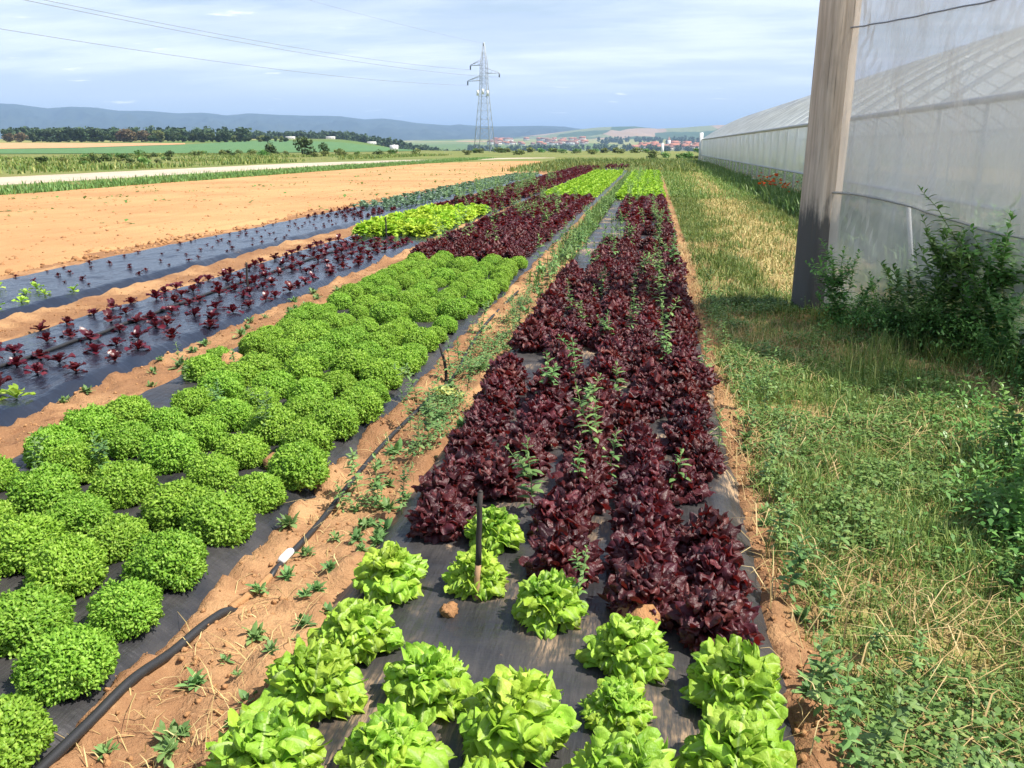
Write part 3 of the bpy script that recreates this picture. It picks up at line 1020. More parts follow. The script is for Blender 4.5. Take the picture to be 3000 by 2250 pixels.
# dark red heads: five staggered lines up the bed
red_spots = []
rows_x = [-0.84, -0.55, -0.26, 0.01, 0.27]
y = 2.44
yk = 0
while y < 24.6:
    for j, x0 in enumerate(rows_x):
        yy_ = y + (0.14 if j % 2 else 0) + random.gauss(0, 0.03)
        x = x0 + random.gauss(0, 0.03)
        start = (2.88, 3.22, 2.76, 2.50, 2.40)[j]
        if yy_ < start:
            continue
        # gaps seen in the photograph
        if 10.8 < yy_ < 17.5 and ((j == 3 and yy_ > 11.8 and random.random() < 0.8) or (j == 4 and 12.3 < yy_ < 15 and random.random() < 0.55) or (j == 1 and 13 < yy_ and random.random() < 0.6) or (j == 0 and yy_ > 9.5)):
            continue
        if j == 0 and 5.6 < yy_ < 6.1 or j == 0 and yy_ > 9.8 or (j == 4 and 3.05 < yy_ < 3.35):
            continue
        if yy_ > 16 and j in (1, 2) and random.random() < 0.35:
            continue
        red_spots.append((x, yy_, j))
    y += 0.29
red_spots.sort(key=lambda p: p[1])
LINE_TXT = ['path side line', 'second line from the path', 'middle line', 'second line from the grass', 'grass side line']
stuff_red = []
n_red = 0
cnt = [0] * 5
for k, (x, y, j) in enumerate(red_spots):
    z = float(bed_z(0, x, y)) - 0.005
    s = random.uniform(0.91, 1.08)
    if y < 4.15:
        cnt[j] += 1
        lab = 'dark red lettuce, %s up the first bed on the %s' % (ORD[cnt[j] - 1], LINE_TXT[j])
        leafy_lettuce('red_lettuce', RED_ME, dome(900 + k, 128, 10, 100, jit=0.15), 80, REDL, M_RED, x, y, z, s, lab, 'dark red lettuces of the first bed')
        n_red += 1
    elif y < 15.5:
        cnt[j] += 1
        place('red_lettuce', RED_FULL[k % 5], x, y, z, 'dark red lettuce, %s up the first bed on the %s' % (ORD[cnt[j] - 1], LINE_TXT[j]), 'lettuce', 'dark red lettuces of the first bed', s, tilt=0.06)
        n_red += 1
    else:
        stuff_red.append((x, y, z, s))


def scatter_mesh(name, shapes, spots, label, cat=None):
    """far plants past the count limit: one mass"""
    G = Geo()
    for k, (x, y, z, s) in enumerate(spots):
        V, Q = shapes[k % len(shapes)]
        a = random.uniform(0, 6.28)
        c, sn = math.cos(a), math.sin(a)
        V2 = V * s
        V2 = np.stack([V2[:, 0] * c - V2[:, 1] * sn + x, V2[:, 0] * sn + V2[:, 1] * c + y, V2[:, 2] + z], 1)
        G.add(V2, Q)
    return G


def arrays_of(me):
    V = np.zeros(len(me.vertices) * 3, np.float32); me.vertices.foreach_get('co', V)
    L = np.zeros(len(me.loops), np.int32); me.loops.foreach_get('vertex_index', L)
    return V.reshape(-1, 3).astype(float), L.reshape(-1, 4)


A_RED = [arrays_of(m) for m in RED_LOW]
A_LIME = [arrays_of(m) for m in LIME_LOW]
A_BLUE = [arrays_of(m) for m in SEED_BLUE]

# bed one far: bright green heads with weeds between
stuff_lime = []
y = 24.8
while y < 50:
    for x0 in rows_x:
        if random.random() < 0.12:
            continue
        x = x0 + random.gauss(0, 0.04)
        yy_ = y + random.gauss(0, 0.05)
        stuff_lime.append((x, yy_, float(bed_z(0, x, yy_)), random.uniform(0.95, 1.2)))
    y += 0.31

# ------------------------------------------------------------------ bed two: curly green, dark red, bright green
fr_x = [-1.61, -1.91, -2.22, -2.54, -2.86]
y = 1.62; r = 0
gaps = {(3, 4), (9, 4), (10, 4), (17, 0)}
while y < 10.75:
    for j, x0 in enumerate(fr_x):
        x = x0 + random.gauss(0, 0.028); yy_ = y + (0.16 if j % 2 else 0) + random.gauss(0, 0.035)
        if (r, j) in gaps or random.random() < 0.04 and r > 9:
            continue
        lab = 'curly green lettuce, %s row up from the bottom, %s from the hose' % (ORD[r], ORD[j])
        grp = 'curly green lettuces of the second bed'
        place('curly_lettuce', FRISEE[(r * 3 + j) % 5], x, yy_, float(bed_z(1, x, yy_)) - 0.01, lab, 'lettuce', grp, random.uniform(0.84, 1.05) * (0.74 if random.random() < 0.12 and r > 8 else 1), tilt=0.06, zs=random.uniform(0.85, 1.05))
    y += 0.315; r += 1
y = 11.0
while y < 24.4:
    for j, x0 in enumerate([-1.72, -2.02, -2.32, -2.62, -2.95]):
        x = x0 + random.gauss(0, 0.03); yy_ = y + random.gauss(0, 0.04)
        z = float(bed_z(1, x, yy_)); s = random.uniform(0.98, 1.15)
        if y < 14.5 and n_red < 292:
            place('red_lettuce', RED_FULL[j], x, yy_, z, 'dark red lettuce behind the curly block, %s row back, %s line from the hose' % (ORD[int((y - 11.0) / 0.30 + 0.5)], ORD[j]), 'lettuce', 'dark red lettuces of the second bed', s, tilt=0.06)
            n_red += 1
        else:
            stuff_red.append((x, yy_, z, s))
    y += 0.30
y = 24.7
while y < 50:
    for x0 in [-1.72, -2.02, -2.32, -2.62, -2.95]:
        x = x0 + random.gauss(0, 0.03)
        stuff_lime.append((x, y, float(bed_z(1, x, y)), random.uniform(1.0, 1.25)))
    y += 0.31
y = 60.0
while y < 66:
    for x0 in [-1.72, -2.1, -2.6, -2.95]:
        stuff_red.append((x0 + random.gauss(0, 0.05), y, float(bed_z(1, x0, y)), 1.2))
    y += 0.35

# ------------------------------------------------------------------ bed three: red seedlings on shiny film, bright green block, red with weeds
y = 3.55; r = 0
while y < 13.3:
    for j, x0 in enumerate([-3.74, -4.02, -4.30, -4.60, -4.90]):
        x = x0 + random.gauss(0, 0.035); yy_ = y + (0.17 if j % 2 else 0) + random.gauss(0, 0.04)
        if random.random() < 0.06:
            continue
        z = float(bed_z(2, x, yy_))
        if yy_ < 4.75 and j == 0:
            place('lettuce_seedling', SEED_LIME[r % 3], x, yy_, z, 'lime green seedling at the near end of the shiny film, %s from below' % ORD[min(r, 4)], 'seedling', 'lime seedlings on the shiny film', 1.15, tilt=0.1)
            continue
        place('lettuce_seedling', SEED_RED[(r * 2 + j) % 5], x, yy_, z, 'small dark red seedling on shiny film, %s row up, %s line from the curly bed' % (ORD[r], ORD[j]), 'seedling', 'red seedlings on the shiny film', random.uniform(0.82, 1.12), tilt=0.1)
    y += 0.30; r += 1
y = 14.0; n_lime = 0
while y < 19.6:
    for j, x0 in enumerate([-3.72, -3.99, -4.28, -4.57, -4.86]):
        x = x0 + random.gauss(0, 0.03); yy_ = y + random.gauss(0, 0.04)
        place('green_lettuce', LIME_LOW[(n_lime) % 4], x, yy_, float(bed_z(2, x, yy_)), 'bright green lettuce behind the red seedlings, %s row back, %s line from right' % (ORD[n_lime // 5], ORD[j]), 'lettuce', 'bright green block of the third bed', random.uniform(1.0, 1.2), tilt=0.05)
        n_lime += 1
    y += 0.30
y = 19.9
while y < 61:
    for j, x0 in enumerate([-3.72, -3.99, -4.28, -4.57, -4.86]):
        if random.random() < 0.25 and y < 33:
            continue
        x = x0 + random.gauss(0, 0.05)
        stuff_red.append((x, y, float(bed_z(2, x, y)), random.uniform(0.9, 1.2)))
    y += 0.32

# ------------------------------------------------------------------ bed four: sparse seedlings, then blue-green plants
stuff_blue = []
y = 6.2; r = 0
while y < 46.5:
    for j, x0 in enumerate([-5.98, -6.35, -6.75, -7.12]):
        x = x0 + random.gauss(0, 0.05); yy_ = y + random.gauss(0, 0.06)
        z = float(bed_z(3, x, yy_))
        if yy_ < 8.3:
            if j < 3:
                place('lettuce_seedling', SEED_LIME[r % 3], x, yy_, z, 'tiny lime seedling beside the tilled field, %s line from the red seedlings' % ORD[j], 'seedling', 'lime seedlings on the strip beside the tilled field, line %s' % ORD[j], random.uniform(0.75, 1.05), tilt=0.1)
        elif yy_ < 17.5:
            if random.random() < 0.85:
                place('lettuce_seedling', SEED_RED[(r + j) % 5], x, yy_, z, 'tiny dark seedling beside the tilled field, %s line from the red seedlings' % ORD[j], 'seedling', 'tiny dark seedlings on the strip beside the tilled field, line %s' % ORD[j], random.uniform(0.3, 0.55), tilt=0.1)
        elif yy_ > 20:
            stuff_blue.append((x, yy_, z, random.uniform(0.9, 1.4)))
        else:
            stuff_red.append((x, yy_, z, 0.4))
    y += 0.38; r += 1

tag(link('red_lettuce_rows', scatter_mesh('red_lettuce_rows', A_RED, stuff_red, '').mesh('red_lettuce_rows', M_RED, True)), 'far rows of dark red lettuces merging into strips', kind='stuff')
tag(link('green_lettuce_rows', scatter_mesh('green_lettuce_rows', A_LIME, stuff_lime, '').mesh('green_lettuce_rows', M_LIME_FAR, True)), 'far bright green lettuce rows near the end of the beds', kind='stuff')
tag(link('cabbage_rows', scatter_mesh('cabbage_rows', A_BLUE, stuff_blue, '').mesh('cabbage_rows', M_CABBAGE, True)), 'far blue green young plants on the outer plastic strip', kind='stuff')

# ------------------------------------------------------------------ weeds
def weed(x, y, kind, label, group, s=1.0, z=None):
    if z is None:
        z = float(soil_z(x, y))
        for i, (l, r) in enumerate(BEDS):
            if l < x < r:
                z = float(bed_z(i, x, y))
    if kind == 'up':
        return place_parts('weed', UP[random.randrange(5)], x, y, z - 0.005, label, 'weed', group, s)
    return place('weed', ROS[random.randrange(5)], x, y, z, label, 'weed', group, s, tilt=0.08)


for k in range(46):
    y = 3.25 + 13 * (k / 46.0) ** 1.25
    x = random.choice([-0.62, -0.45, -0.2, -0.12, 0.12, 0.32]) + random.gauss(0, 0.07)
    weed(x, y, 'up', 'thin upright green weed among the red lettuces, %s going up the bed' % ORD[k], 'upright weeds among the red lettuces', random.uniform(0.75, 1.1) * (1.0 if y < 9 else 1.35))
A_UP = []
for st_me, lf_me in UP:
    A_UP.append(arrays_of(lf_me))
fw = []
for k in range(60):
    y = 16 + k * 0.55; x = random.choice([-0.98, -0.45, 0.1, -0.55]) + random.gauss(0, 0.13)
    fw.append((x, y, float(bed_z(0, x, y)), random.uniform(1.1, 1.7)))
for k in range(46):
    y = random.uniform(12, 23); x = random.uniform(-3.1, -1.7)
    fw.append((x, y, float(bed_z(1, x, y)), random.uniform(1.0, 1.5)))
for k in range(90):
    y = random.uniform(19, 38); x = random.uniform(-5.1, -3.6)
    fw.append((x, y, float(bed_z(2, x, y)), random.uniform(1.1, 1.8)))
tag(link('far_weeds', scatter_mesh('far_weeds', A_UP, fw, '').mesh('far_weeds', M_WEED)), 'green weeds growing through the far rows of lettuces', kind='stuff')
# soil path between first and second bed
for k in range(26):
    y = 1.7 + 1.9 * (k + random.random()) / 26; x = -1.02 - abs(random.gauss(0.05, 0.13))
    weed(x, y, 'ros', 'small weed rosette on the near soil path, %s up from the bottom edge' % ORD[k], 'weed rosettes on the near soil path', random.uniform(0.35, 0.75))
for x, y, s, lab in ((-1.22, 1.80, 0.85, 'largest weed tuft on the soil path at the bottom edge'), (-1.27, 2.02, 0.6, 'weed alone on bare soil between hose and lime lettuces'), (-1.36, 1.72, 0.6, 'little weed beside the hose near the bottom edge'),
                     (-1.32, 2.55, 0.75, 'weed touching the hose below its white joint'), (-1.42, 3.05, 0.8, 'weed on the film side of the hose near its white joint'), (-1.13, 2.75, 0.5, 'tiny weed alone on the smooth soil right of the hose')):
    weed(x, y, 'ros', lab, None, s)
for k in range(78):
    y = 3.0 + 14 * (k / 78.0) ** 1.4; x = -1.14 + random.gauss(0, 0.09)
    weed(x, y, 'up' if random.random() < 0.45 else 'ros', 'low green weed on the soil path, %s going up beyond the hose joint' % ORD[k], 'weeds along the soil path', random.uniform(0.55, 0.95) if y < 9 else random.uniform(1.0, 1.6))
for k in range(26):
    y = 3 + 6 * (k + random.random()) / 26; x = -3.38 + random.gauss(0, 0.1)
    weed(x, y, 'ros', 'weed rosette on soil left of the curly green bed, %s going up' % ORD[k], 'weeds left of the curly green bed', random.uniform(0.6, 1.2))
for k, (x, y) in enumerate(((-2.75, 3.3), (-2.45, 3.35), (-2.9, 4.9), (-2.62, 5.05), (-1.9, 3.9), (-3.05, 2.9), (-2.3, 4.2))):
    weed(x, y, 'up', 'grey green weed between curly green lettuces', 'weeds between the curly green lettuces', 0.75)
# right rim of the first bed
for k in range(64):
    y = 1.7 + 7.5 * ((k + random.random()) / 64) ** 1.3; x = 0.52 + abs(random.gauss(0, 0.16))
    weed(x, y, 'up' if random.random() < 0.5 else 'ros', 'broad leaved weed on the grassy rim of the first bed, %s from the bottom' % ORD[k], 'weeds along the right rim of the first bed', random.uniform(0.45, 0.85))
weed(-0.17, 2.50, 'up', 'little weed standing on the bare film beside the lime lettuces', None, 0.6)
place('pale_lettuce', PALE_ONE, -1.21, 4.98, float(soil_z(-1.21, 4.98)), 'pale yellow wilted lettuce lying on the soil path by the bent stake', 'lettuce', None, 1.1)

# tall weeds in front of the netting and at the right edge
tall = [(1.72, 7.62, 1.0, 'first tall weed right of the timber post, against the netting'), (1.98, 7.38, 0.8, 'low dark weed between the first tall weed and the tallest'), (2.12, 7.12, 1.25, 'second tall bushy weed from the timber post'),
        (2.36, 6.98, 1.5, 'tallest bushy weed, its tip highest against the netting'), (2.58, 6.62, 1.45, 'tall bushy weed right of the tallest one'), (2.30, 6.62, 0.85, 'shaded weed below the tallest weed'),
        (2.74, 6.22, 0.85, 'bushy weed before the pipe at the right edge'), (2.88, 5.9, 0.95, 'weed cut off by the right edge above the shadow'), (2.08, 6.75, 0.65, 'low shaded weed at the foot of the second tall weed'),
        (2.45, 6.1, 0.75, 'dark weed in the deepest shade below the pipe'), (2.62, 5.6, 0.8, 'dark weed at the right edge inside the shadow'), (1.92, 7.02, 0.5, 'lowest shaded weed near the timber post')]
for k, (x, y, s, lab) in enumerate(tall):
    place_parts('tall_weed', BUSHY[k % 4], x, y, float(soil_z(x, y)), lab, 'weed', 'tall weeds along the netting', s, 0.1)
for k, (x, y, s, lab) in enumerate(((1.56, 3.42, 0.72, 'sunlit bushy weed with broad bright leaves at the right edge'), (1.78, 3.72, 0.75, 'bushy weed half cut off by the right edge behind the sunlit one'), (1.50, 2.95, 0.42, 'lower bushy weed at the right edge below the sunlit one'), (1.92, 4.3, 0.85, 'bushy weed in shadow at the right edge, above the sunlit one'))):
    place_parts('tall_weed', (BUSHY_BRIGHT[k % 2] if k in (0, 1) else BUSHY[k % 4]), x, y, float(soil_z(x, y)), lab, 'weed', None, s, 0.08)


# ------------------------------------------------------------------ grass
def blades(name, n, xr, yr, h0, h1, w, mat, label, dens, lean=0.5, ypow=1.0, seed=0):
    g = np.random.default_rng(seed)
    m = int(n * 2.5)
    x = g.uniform(*xr, m)
    y = yr[0] + (yr[1] - yr[0]) * g.random(m) ** ypow
    keep = g.random(m) < dens(x, y)
    x, y = x[keep][:n], y[keep][:n]
    n = len(x)
    clump = fbm(x * 3.1 + seed, y * 3.1, 3)
    h = g.uniform(h0, h1, n) * (0.45 + 1.1 * clump)
    z = soil_z(x, y) - 0.005
    a = g.uniform(0, 2 * np.pi, n)
    ln = np.abs(g.normal(0, lean, n)) + 0.1
    dx, dy = np.cos(a), np.sin(a)
    wx, wy = -dy * w, dx * w
    ww = g.uniform(0.6, 1.3, n)
    base = np.stack([x, y, z], 1)
    off1 = np.stack([dx * h * 0.35 * ln, dy * h * 0.35 * ln, h * 0.6], 1)
    k = np.clip(1 - 0.45 * ln ** 2, 0.25, 1)
    off2 = np.stack([dx * h * ln, dy * h * ln, h * k], 1)
    W = np.stack([wx * ww, wy * ww, 0 * ww], 1)
    V = np.stack([base - W, base + W, base + off1 - W * 0.8, base + off1 + W * 0.8, base + off2], 1).reshape(-1, 3)
    i = (np.arange(n) * 5)[:, None]
    Q = i + np.array([[0, 1, 3, 2]])
    T = i + np.array([[2, 3, 4]])
    return tag(link(name, mk_mesh(name, V, Q, T, [mat])), label, kind='stuff')


def d_verge(x, y):
    edge = 0.42 + 0.16 * fbm(y * 1.3, y * 0 + 2, 3)
    p = fbm(x * 1.3 + 5, y * 1.3, 4)
    return sstep(edge, edge + 0.15, x) * (0.18 + 0.82 * sstep(0.42, 0.57, p))


def d_track(x, y):
    # the trodden dry lane between the bed and the greenhouse stays nearly bare
    lane = np.exp(-((x - 1.75 - 0.02 * (y - 10)) / 0.55) ** 2)
    fine = sstep(0.36, 0.60, fbm(x * 4.2, y * 2.1 + 9, 4, 0.6))
    green = np.exp(-((x - 0.85) / 0.38) ** 2) + 0.75 * sstep(2.2, 3.0, x) + 0.25
    return np.clip(green * fine * (1 - 0.75 * lane * sstep(7.5, 9.5, y)), 0, 1) + 0.03


blades('grass', 85000, (0.5, 3.4), (1.5, 8.5), 0.03, 0.115, 0.0026, M_GRASS, 'uneven green grass on the right of the beds', d_verge, 0.75, 1.0, 1)
blades('tall_grass', 14000, (1.2, 3.2), (3.0, 8.2), 0.10, 0.26, 0.0030, M_GRASS, 'taller grass towards the netting', lambda x, y: sstep(1.1, 2.1, x + 0.15 * (y - 5)) * sstep(0.40, 0.62, fbm(x * 2 + 30, y * 2, 3)), 0.5, 1.0, 2)
blades('dry_grass', 12000, (0.46, 3.6), (1.6, 14), 0.05, 0.16, 0.0022, M_STRAW, 'dry straw coloured grass', lambda x, y: np.maximum(sstep(0.42, 0.62, fbm(x * 1.7 + 60, y * 1.7, 4)), 0.3 * (x < 0.7)), 1.6, 1.0, 3)
blades('grass_strip', 62000, (0.6, 4.0), (8.3, 30), 0.06, 0.16, 0.006, M_GRASS, 'grass strip between the first bed and the greenhouse', d_track, 0.7, 1.5, 4)
blades('grass_strip', 34000, (0.6, 4.2), (26, 84), 0.08, 0.2, 0.014, M_GRASS, 'far grass strip beside the greenhouse', d_track, 0.7, 1.3, 5)
blades('dry_grass', 11000, (0.7, 3.0), (9, 60), 0.04, 0.12, 0.008, M_STRAW, 'dry yellow lane through the grass strip', lambda x, y: np.exp(-((x - 1.75 - 0.02 * (y - 10)) / 0.6) ** 2), 1.8, 1.6, 6)
blades('wall_weeds', 22000, (3.0, 4.25), (9.5, 82), 0.16, 0.42, 0.016, M_CLOVER, 'dark green weeds along the foot of the greenhouse', lambda x, y: sstep(2.9, 3.5, x) + 0 * y, 0.5, 1.5, 7)
blades('end_grass', 24000, (-9, 4.5), (52, 95), 0.12, 0.45, 0.03, M_GRASS, 'rough grass across the far end of the beds', lambda x, y: np.clip(sstep(50, 68, y + 3 * x * (x > -5.5)) + 0.2, 0, 1), 0.6, 1.0, 8)
blades('path_grass', 9000, (-1.45, -1.0), (9, 50), 0.08, 0.2, 0.008, M_CLOVER, 'green weeds filling the far soil path', lambda x, y: sstep(8, 22, y) * sstep(-1.4, -1.2, x), 0.6, 1.4, 9)
blades('verge_grass', 26000, (-24.8, -19.6), (14, 112), 0.10, 0.26, 0.02, M_CLOVER, 'green grass verge between the tilled field and the road', lambda x, y: (0.12 + 0.88 * sstep(-22.3, -20.9, x)) * sstep(-19.6, -20.2, x), 0.6, 1.0, 10)
blades('roadside_grass', 26000, (-90, -34.5), (28, 150), 0.15, 0.45, 0.05, M_GRASS, 'rough grass and weeds beyond the road', lambda x, y: sstep(0.4, 0.62, fbm(x * 0.09, y * 0.09, 4)) * (y > -0.6 * x), 0.6, 1.0, 11)


blades('straw_litter', 1300, (-1.42, -1.02), (1.5, 9), 0.02, 0.07, 0.0016, M_STRAW, 'dry straw bits on the soil path', lambda x, y: 0.3 + 0 * x, 2.6, 1.2, 12)


def clover(name, n, xr, yr, r, mat, label, dens, seed, ypow=1.0):
    g = np.random.default_rng(seed)
    m = n * 3
    x = g.uniform(*xr, m); y = yr[0] + (yr[1] - yr[0]) * g.random(m) ** ypow
    k = g.random(m) < dens(x, y)
    x, y = x[k][:n], y[k][:n]; n = len(x)
    sh = np.array([(0, 0, 0), (0.6, -0.55, 0.12), (1.25, 0, -0.05), (0.6, 0.55, 0.12)], float)
    h = g.uniform(0.01, 0.09, n) * (0.4 + fbm(x * 4, y * 4, 3))
    R = rot_mats(g.uniform(0, 6.28, n), g.normal(0, 0.45, n))
    V, Q, _ = instances(sh, np.array([[0, 1, 2, 3]]), None, xf(R, r * g.uniform(0.6, 1.4, n), np.stack([x, y, soil_z(x, y) + h], 1)))
    return tag(link(name, mk_mesh(name, V, Q, None, [mat])), label, kind='stuff')


clover('ground_cover', 70000, (0.48, 3.0), (1.5, 9), 0.015, M_CLOVER, 'small leaved ground cover between the grass', lambda x, y: sstep(0.42, 0.58, fbm(x * 2.3 + 11, y * 2.3, 4)) * sstep(0.48, 0.7, x), 31)
clover('ground_cover', 11000, (-1.35, -1.0), (3.3, 16), 0.014, M_WEED, 'small leaved weeds covering the soil path', lambda x, y: sstep(0.42, 0.6, fbm(x * 3 + 11, y * 2.3, 4)) * np.exp(-((x + 1.15) / 0.12) ** 2), 32, 1.3)
clover('sprouts', 5000, (-20, -7.8), (8, 80), 0.085, M_CLOVER, 'scattered sprouts on the bare tilled field', lambda x, y: sstep(0.6, 0.75, fbm(x * 0.7, y * 0.7, 3)) * 0.8, 33)


def undergrowth(name, n, pts, spread, hmax, r, mat, label, seed):
    """leafy mass round a line of points"""
    g = np.random.default_rng(seed)
    pts = np.array(pts, float)
    t = g.random(n) * (len(pts) - 1); i = t.astype(int); f = (t - i)[:, None]
    c = pts[i] * (1 - f) + pts[i + 1] * f
    x = c[:, 0] + g.normal(0, spread, n); y = c[:, 1] + g.normal(0, spread, n)
    top = hmax * (0.25 + 1.3 * np.maximum(fbm(x * 3.2 + seed, y * 3.2, 3) - 0.25, 0.02))
    h = top * g.random(n) ** 0.6
    sh = np.array([(0, 0, 0), (0.6, -0.38, 0.10), (1.5, 0, -0.15), (0.6, 0.38, 0.10)], float)
    R = rot_mats(g.uniform(0, 6.28, n), g.normal(0.1, 0.5, n))
    V, Q, _ = instances(sh, np.array([[0, 1, 2, 3]]), None, xf(R, r * g.uniform(0.5, 1.4, n), np.stack([x, y, soil_z(x, y) + h], 1)))
    return tag(link(name, mk_mesh(name, V, Q, None, [mat])), label, kind='stuff')


undergrowth('undergrowth', 16000, [(1.75, 7.7), (2.1, 7.1), (2.5, 6.5), (2.75, 5.9), (2.7, 5.2)], 0.20, 0.42, 0.020, M_BUSH, 'dark leafy undergrowth at the foot of the netting', 51)
undergrowth('undergrowth', 5000, [(1.95, 5.2), (1.8, 4.2), (1.62, 3.5), (1.52, 2.9)], 0.15, 0.26, 0.022, M_BUSH, 'leafy undergrowth at the right edge', 52)
undergrowth('greenhouse_crop', 16000, [(5.6, 11), (5.3, 80)], 0.35, 1.1, 0.10, M_BUSH, 'green crop inside the greenhouse seen through the lower film', 53)


# soil crumbs
def crumbs(name, n, fx, label, seed, r0, r1):
    g = np.random.default_rng(seed)
    x, y = fx(g, n)
    ico = np.array([(1, 0, 0), (-1, 0, 0), (0, 1, 0), (0, -1, 0), (0, 0, 0.7), (0, 0, -0.6), (0.6, 0.6, 0.35), (-0.6, 0.55, 0.3)], float)
    T = np.array([(0, 6, 4), (6, 2, 4), (2, 7, 4), (7, 1, 4), (1, 3, 4), (3, 0, 4), (0, 2, 6), (2, 1, 7), (2, 0, 5), (1, 2, 5), (3, 1, 5), (0, 3, 5)])
    R = rot_mats(g.uniform(0, 6.28, n), g.uniform(0, 1.2, n))
    s = r0 + (r1 - r0) * g.random(n) ** 4
    V, _, T2 = instances(ico, None, T, xf(R, s, np.stack([x, y, soil_z(x, y) + s * 0.1], 1)))
    return tag(link(name, mk_mesh(name, V, None, T2, [M_CLOD], False)), label, kind='stuff')


def paths(g, n):
    c = np.array([-1.27, -3.38, -5.4, 0.52])[g.integers(0, 4, n)]
    return c + g.normal(0, 0.11, n), 1.5 + 18 * g.random(n) ** 1.8


crumbs('soil_crumbs', 9000, paths, 'loose soil crumbs on the paths', 41, 0.002, 0.016)
crumbs('soil_crumbs', 22000, lambda g, n: (-7.6 - 12 * g.random(n) ** 1.3, 8 + 34 * g.random(n) ** 1.4), 'loose clods on the tilled field', 42, 0.006, 0.06)


def clod(x, y, z, r, label, seed, flat=0.7):
    g = np.random.default_rng(seed)
    th = np.linspace(0, np.pi, 9); ph = np.linspace(0, 2 * np.pi, 14, endpoint=False)
    A, B = np.meshgrid(th, ph, indexing='ij')
    rr = 1 + (fbm(np.cos(B) * 2.2 + seed * 3, np.sin(B) * 2.2 + A * 2.6, 4, 0.65) - 0.5) * 1.3
    rr[0] = rr[0].mean(); rr[-1] = rr[-1].mean()
    X = np.sin(A) * np.cos(B) * rr; Y = np.sin(A) * np.sin(B) * rr; Z = np.cos(A) * rr * flat
    V = np.stack([X, Y, Z], -1).reshape(-1, 3) * r
    Q = [(i * 14 + j, i * 14 + (j + 1) % 14, (i + 1) * 14 + (j + 1) % 14, (i + 1) * 14 + j) for i in range(8) for j in range(14)]
    return tag(link('soil_clod', mk_mesh('soil_clod', V, Q, None, [M_CLOD], True), None, (x, y, z)), label, 'clod', None)


clod(0.03, 2.47, 0.075, 0.075, 'smooth orange soil clod on the film between lime and red lettuces', 1)
clod(-0.60, 2.46, 0.055, 0.032, 'small orange soil clod on the bare film below the stake', 2)
clod(-1.70, 4.42, 0.07, 0.05, 'orange clod on the film edge right of the curly lettuces', 3)
clod(-1.72, 3.62, 0.07, 0.06, 'orange clod beside the curly lettuces low on the film', 4)
clod(-1.62, 5.10, 0.06, 0.035, 'little clod at the rim of the curly lettuce film', 5)
clod(-2.82, 5.35, 0.08, 0.11, 'reddish soil heap in a gap of the curly lettuce bed', 6)
clod(-3.02, 3.20, 0.06, 0.13, 'flat reddish soil heap among the near curly lettuces', 7)
clod(-2.1, 2.05, 0.05, 0.10, 'bare soil lump between the lowest curly lettuces', 8, 0.5)
clod(-4.1, 4.5, 0.06, 0.05, 'orange clod on the shiny film near the lime seedling', 9, 0.5)

# ------------------------------------------------------------------ hoses and stakes
def smooth_path(pts, n=60):
    pts = np.array(pts, float)
    t = np.linspace(0, len(pts) - 1, n)
    i = np.clip(t.astype(int), 0, len(pts) - 2); f = (t - i)[:, None]
    P = lambda k: pts[np.clip(k, 0, len(pts) - 1)]
    p0, p1, p2, p3 = P(i - 1), P(i), P(i + 1), P(i + 2)
    return 0.5 * ((2 * p1) + (-p0 + p2) * f + (2 * p0 - 5 * p1 + 4 * p2 - p3) * f ** 2 + (-p0 + 3 * p1 - 3 * p2 + p3) * f ** 3)


hose = empty('drip_hose', (-1.42, 2.3, 0.0))
tag(hose, 'flat black irrigation hose with a white joint along the soil path', 'hose')


def hose_seg(xy, rad=0.017, sink=0, dz=0.0):
    P = smooth_path([(a, b, 0) for a, b in xy], 90)
    P[:, 2] = soil_z(P[:, 0], P[:, 1]) + rad * 0.75
    P[:, 2] = np.convolve(np.pad(P[:, 2], 4, 'edge'), np.ones(9) / 9, 'valid') + dz
    P[:, 2] = np.convolve(np.pad(P[:, 2], 8, 'edge'), np.ones(17) / 17, 'valid')
    w = np.linspace(0, 1, 90)
    if sink:
        P[:, 2] -= 0.035 * (sstep(0.88, 1, w) if sink > 0 else sstep(0.06, 0, w))
    return Geo().tube(P - np.array([-1.42, 2.3, 0]), rad, 8)


link('tube', hose_seg([(-1.46, 1.2), (-1.455, 1.6), (-1.435, 1.9), (-1.415, 2.1), (-1.39, 2.3), (-1.355, 2.48)], 0.015, 1).mesh('tube', M_RUBBER, True), hose)
link('tube', hose_seg([(-1.335, 2.64), (-1.325, 2.8), (-1.32, 3.1), (-1.335, 3.6), (-1.34, 4.2), (-1.31, 4.9), (-1.27, 5.5), (-1.33, 6.3), (-1.38, 7.4), (-1.36, 9)], 0.0125, -1).mesh('tube', M_RUBBER, True), hose)
link('buried_run', hose_seg([(-1.37, 2.44), (-1.35, 2.53), (-1.335, 2.68)], 0.015, 0, -0.006).mesh('buried_run', M_CLOD, True), hose)
JZ = float(soil_z(-1.324, 2.80)) + 0.016
link('joint', Geo().tube(np.array([(-1.327, 2.76, JZ), (-1.326, 2.775, JZ + 0.002), (-1.3235, 2.835, JZ + 0.002), (-1.323, 2.85, JZ)]) - np.array([-1.42, 2.3, 0]), [0.014, 0.017, 0.017, 0.014], 10).mesh('joint', M_WHITE, True), hose)

P = smooth_path([(-4.33, 3.5, 0), (-4.36, 6, 0), (-4.42, 8, 0), (-4.45, 11, 0), (-4.4, 13.4, 0)], 120)
P[:, 2] = bed_z(2, P[:, 0], P[:, 1]) + 0.012
tag(link('drip_hose', Geo().tube(P, 0.014, 6).mesh('drip_hose', M_RUBBER, True)), 'thin black hose running through the red seedlings', 'hose')
P = smooth_path([(-0.40, 3.2, 0), (-0.46, 8, 0), (-0.45, 20, 0)], 80)


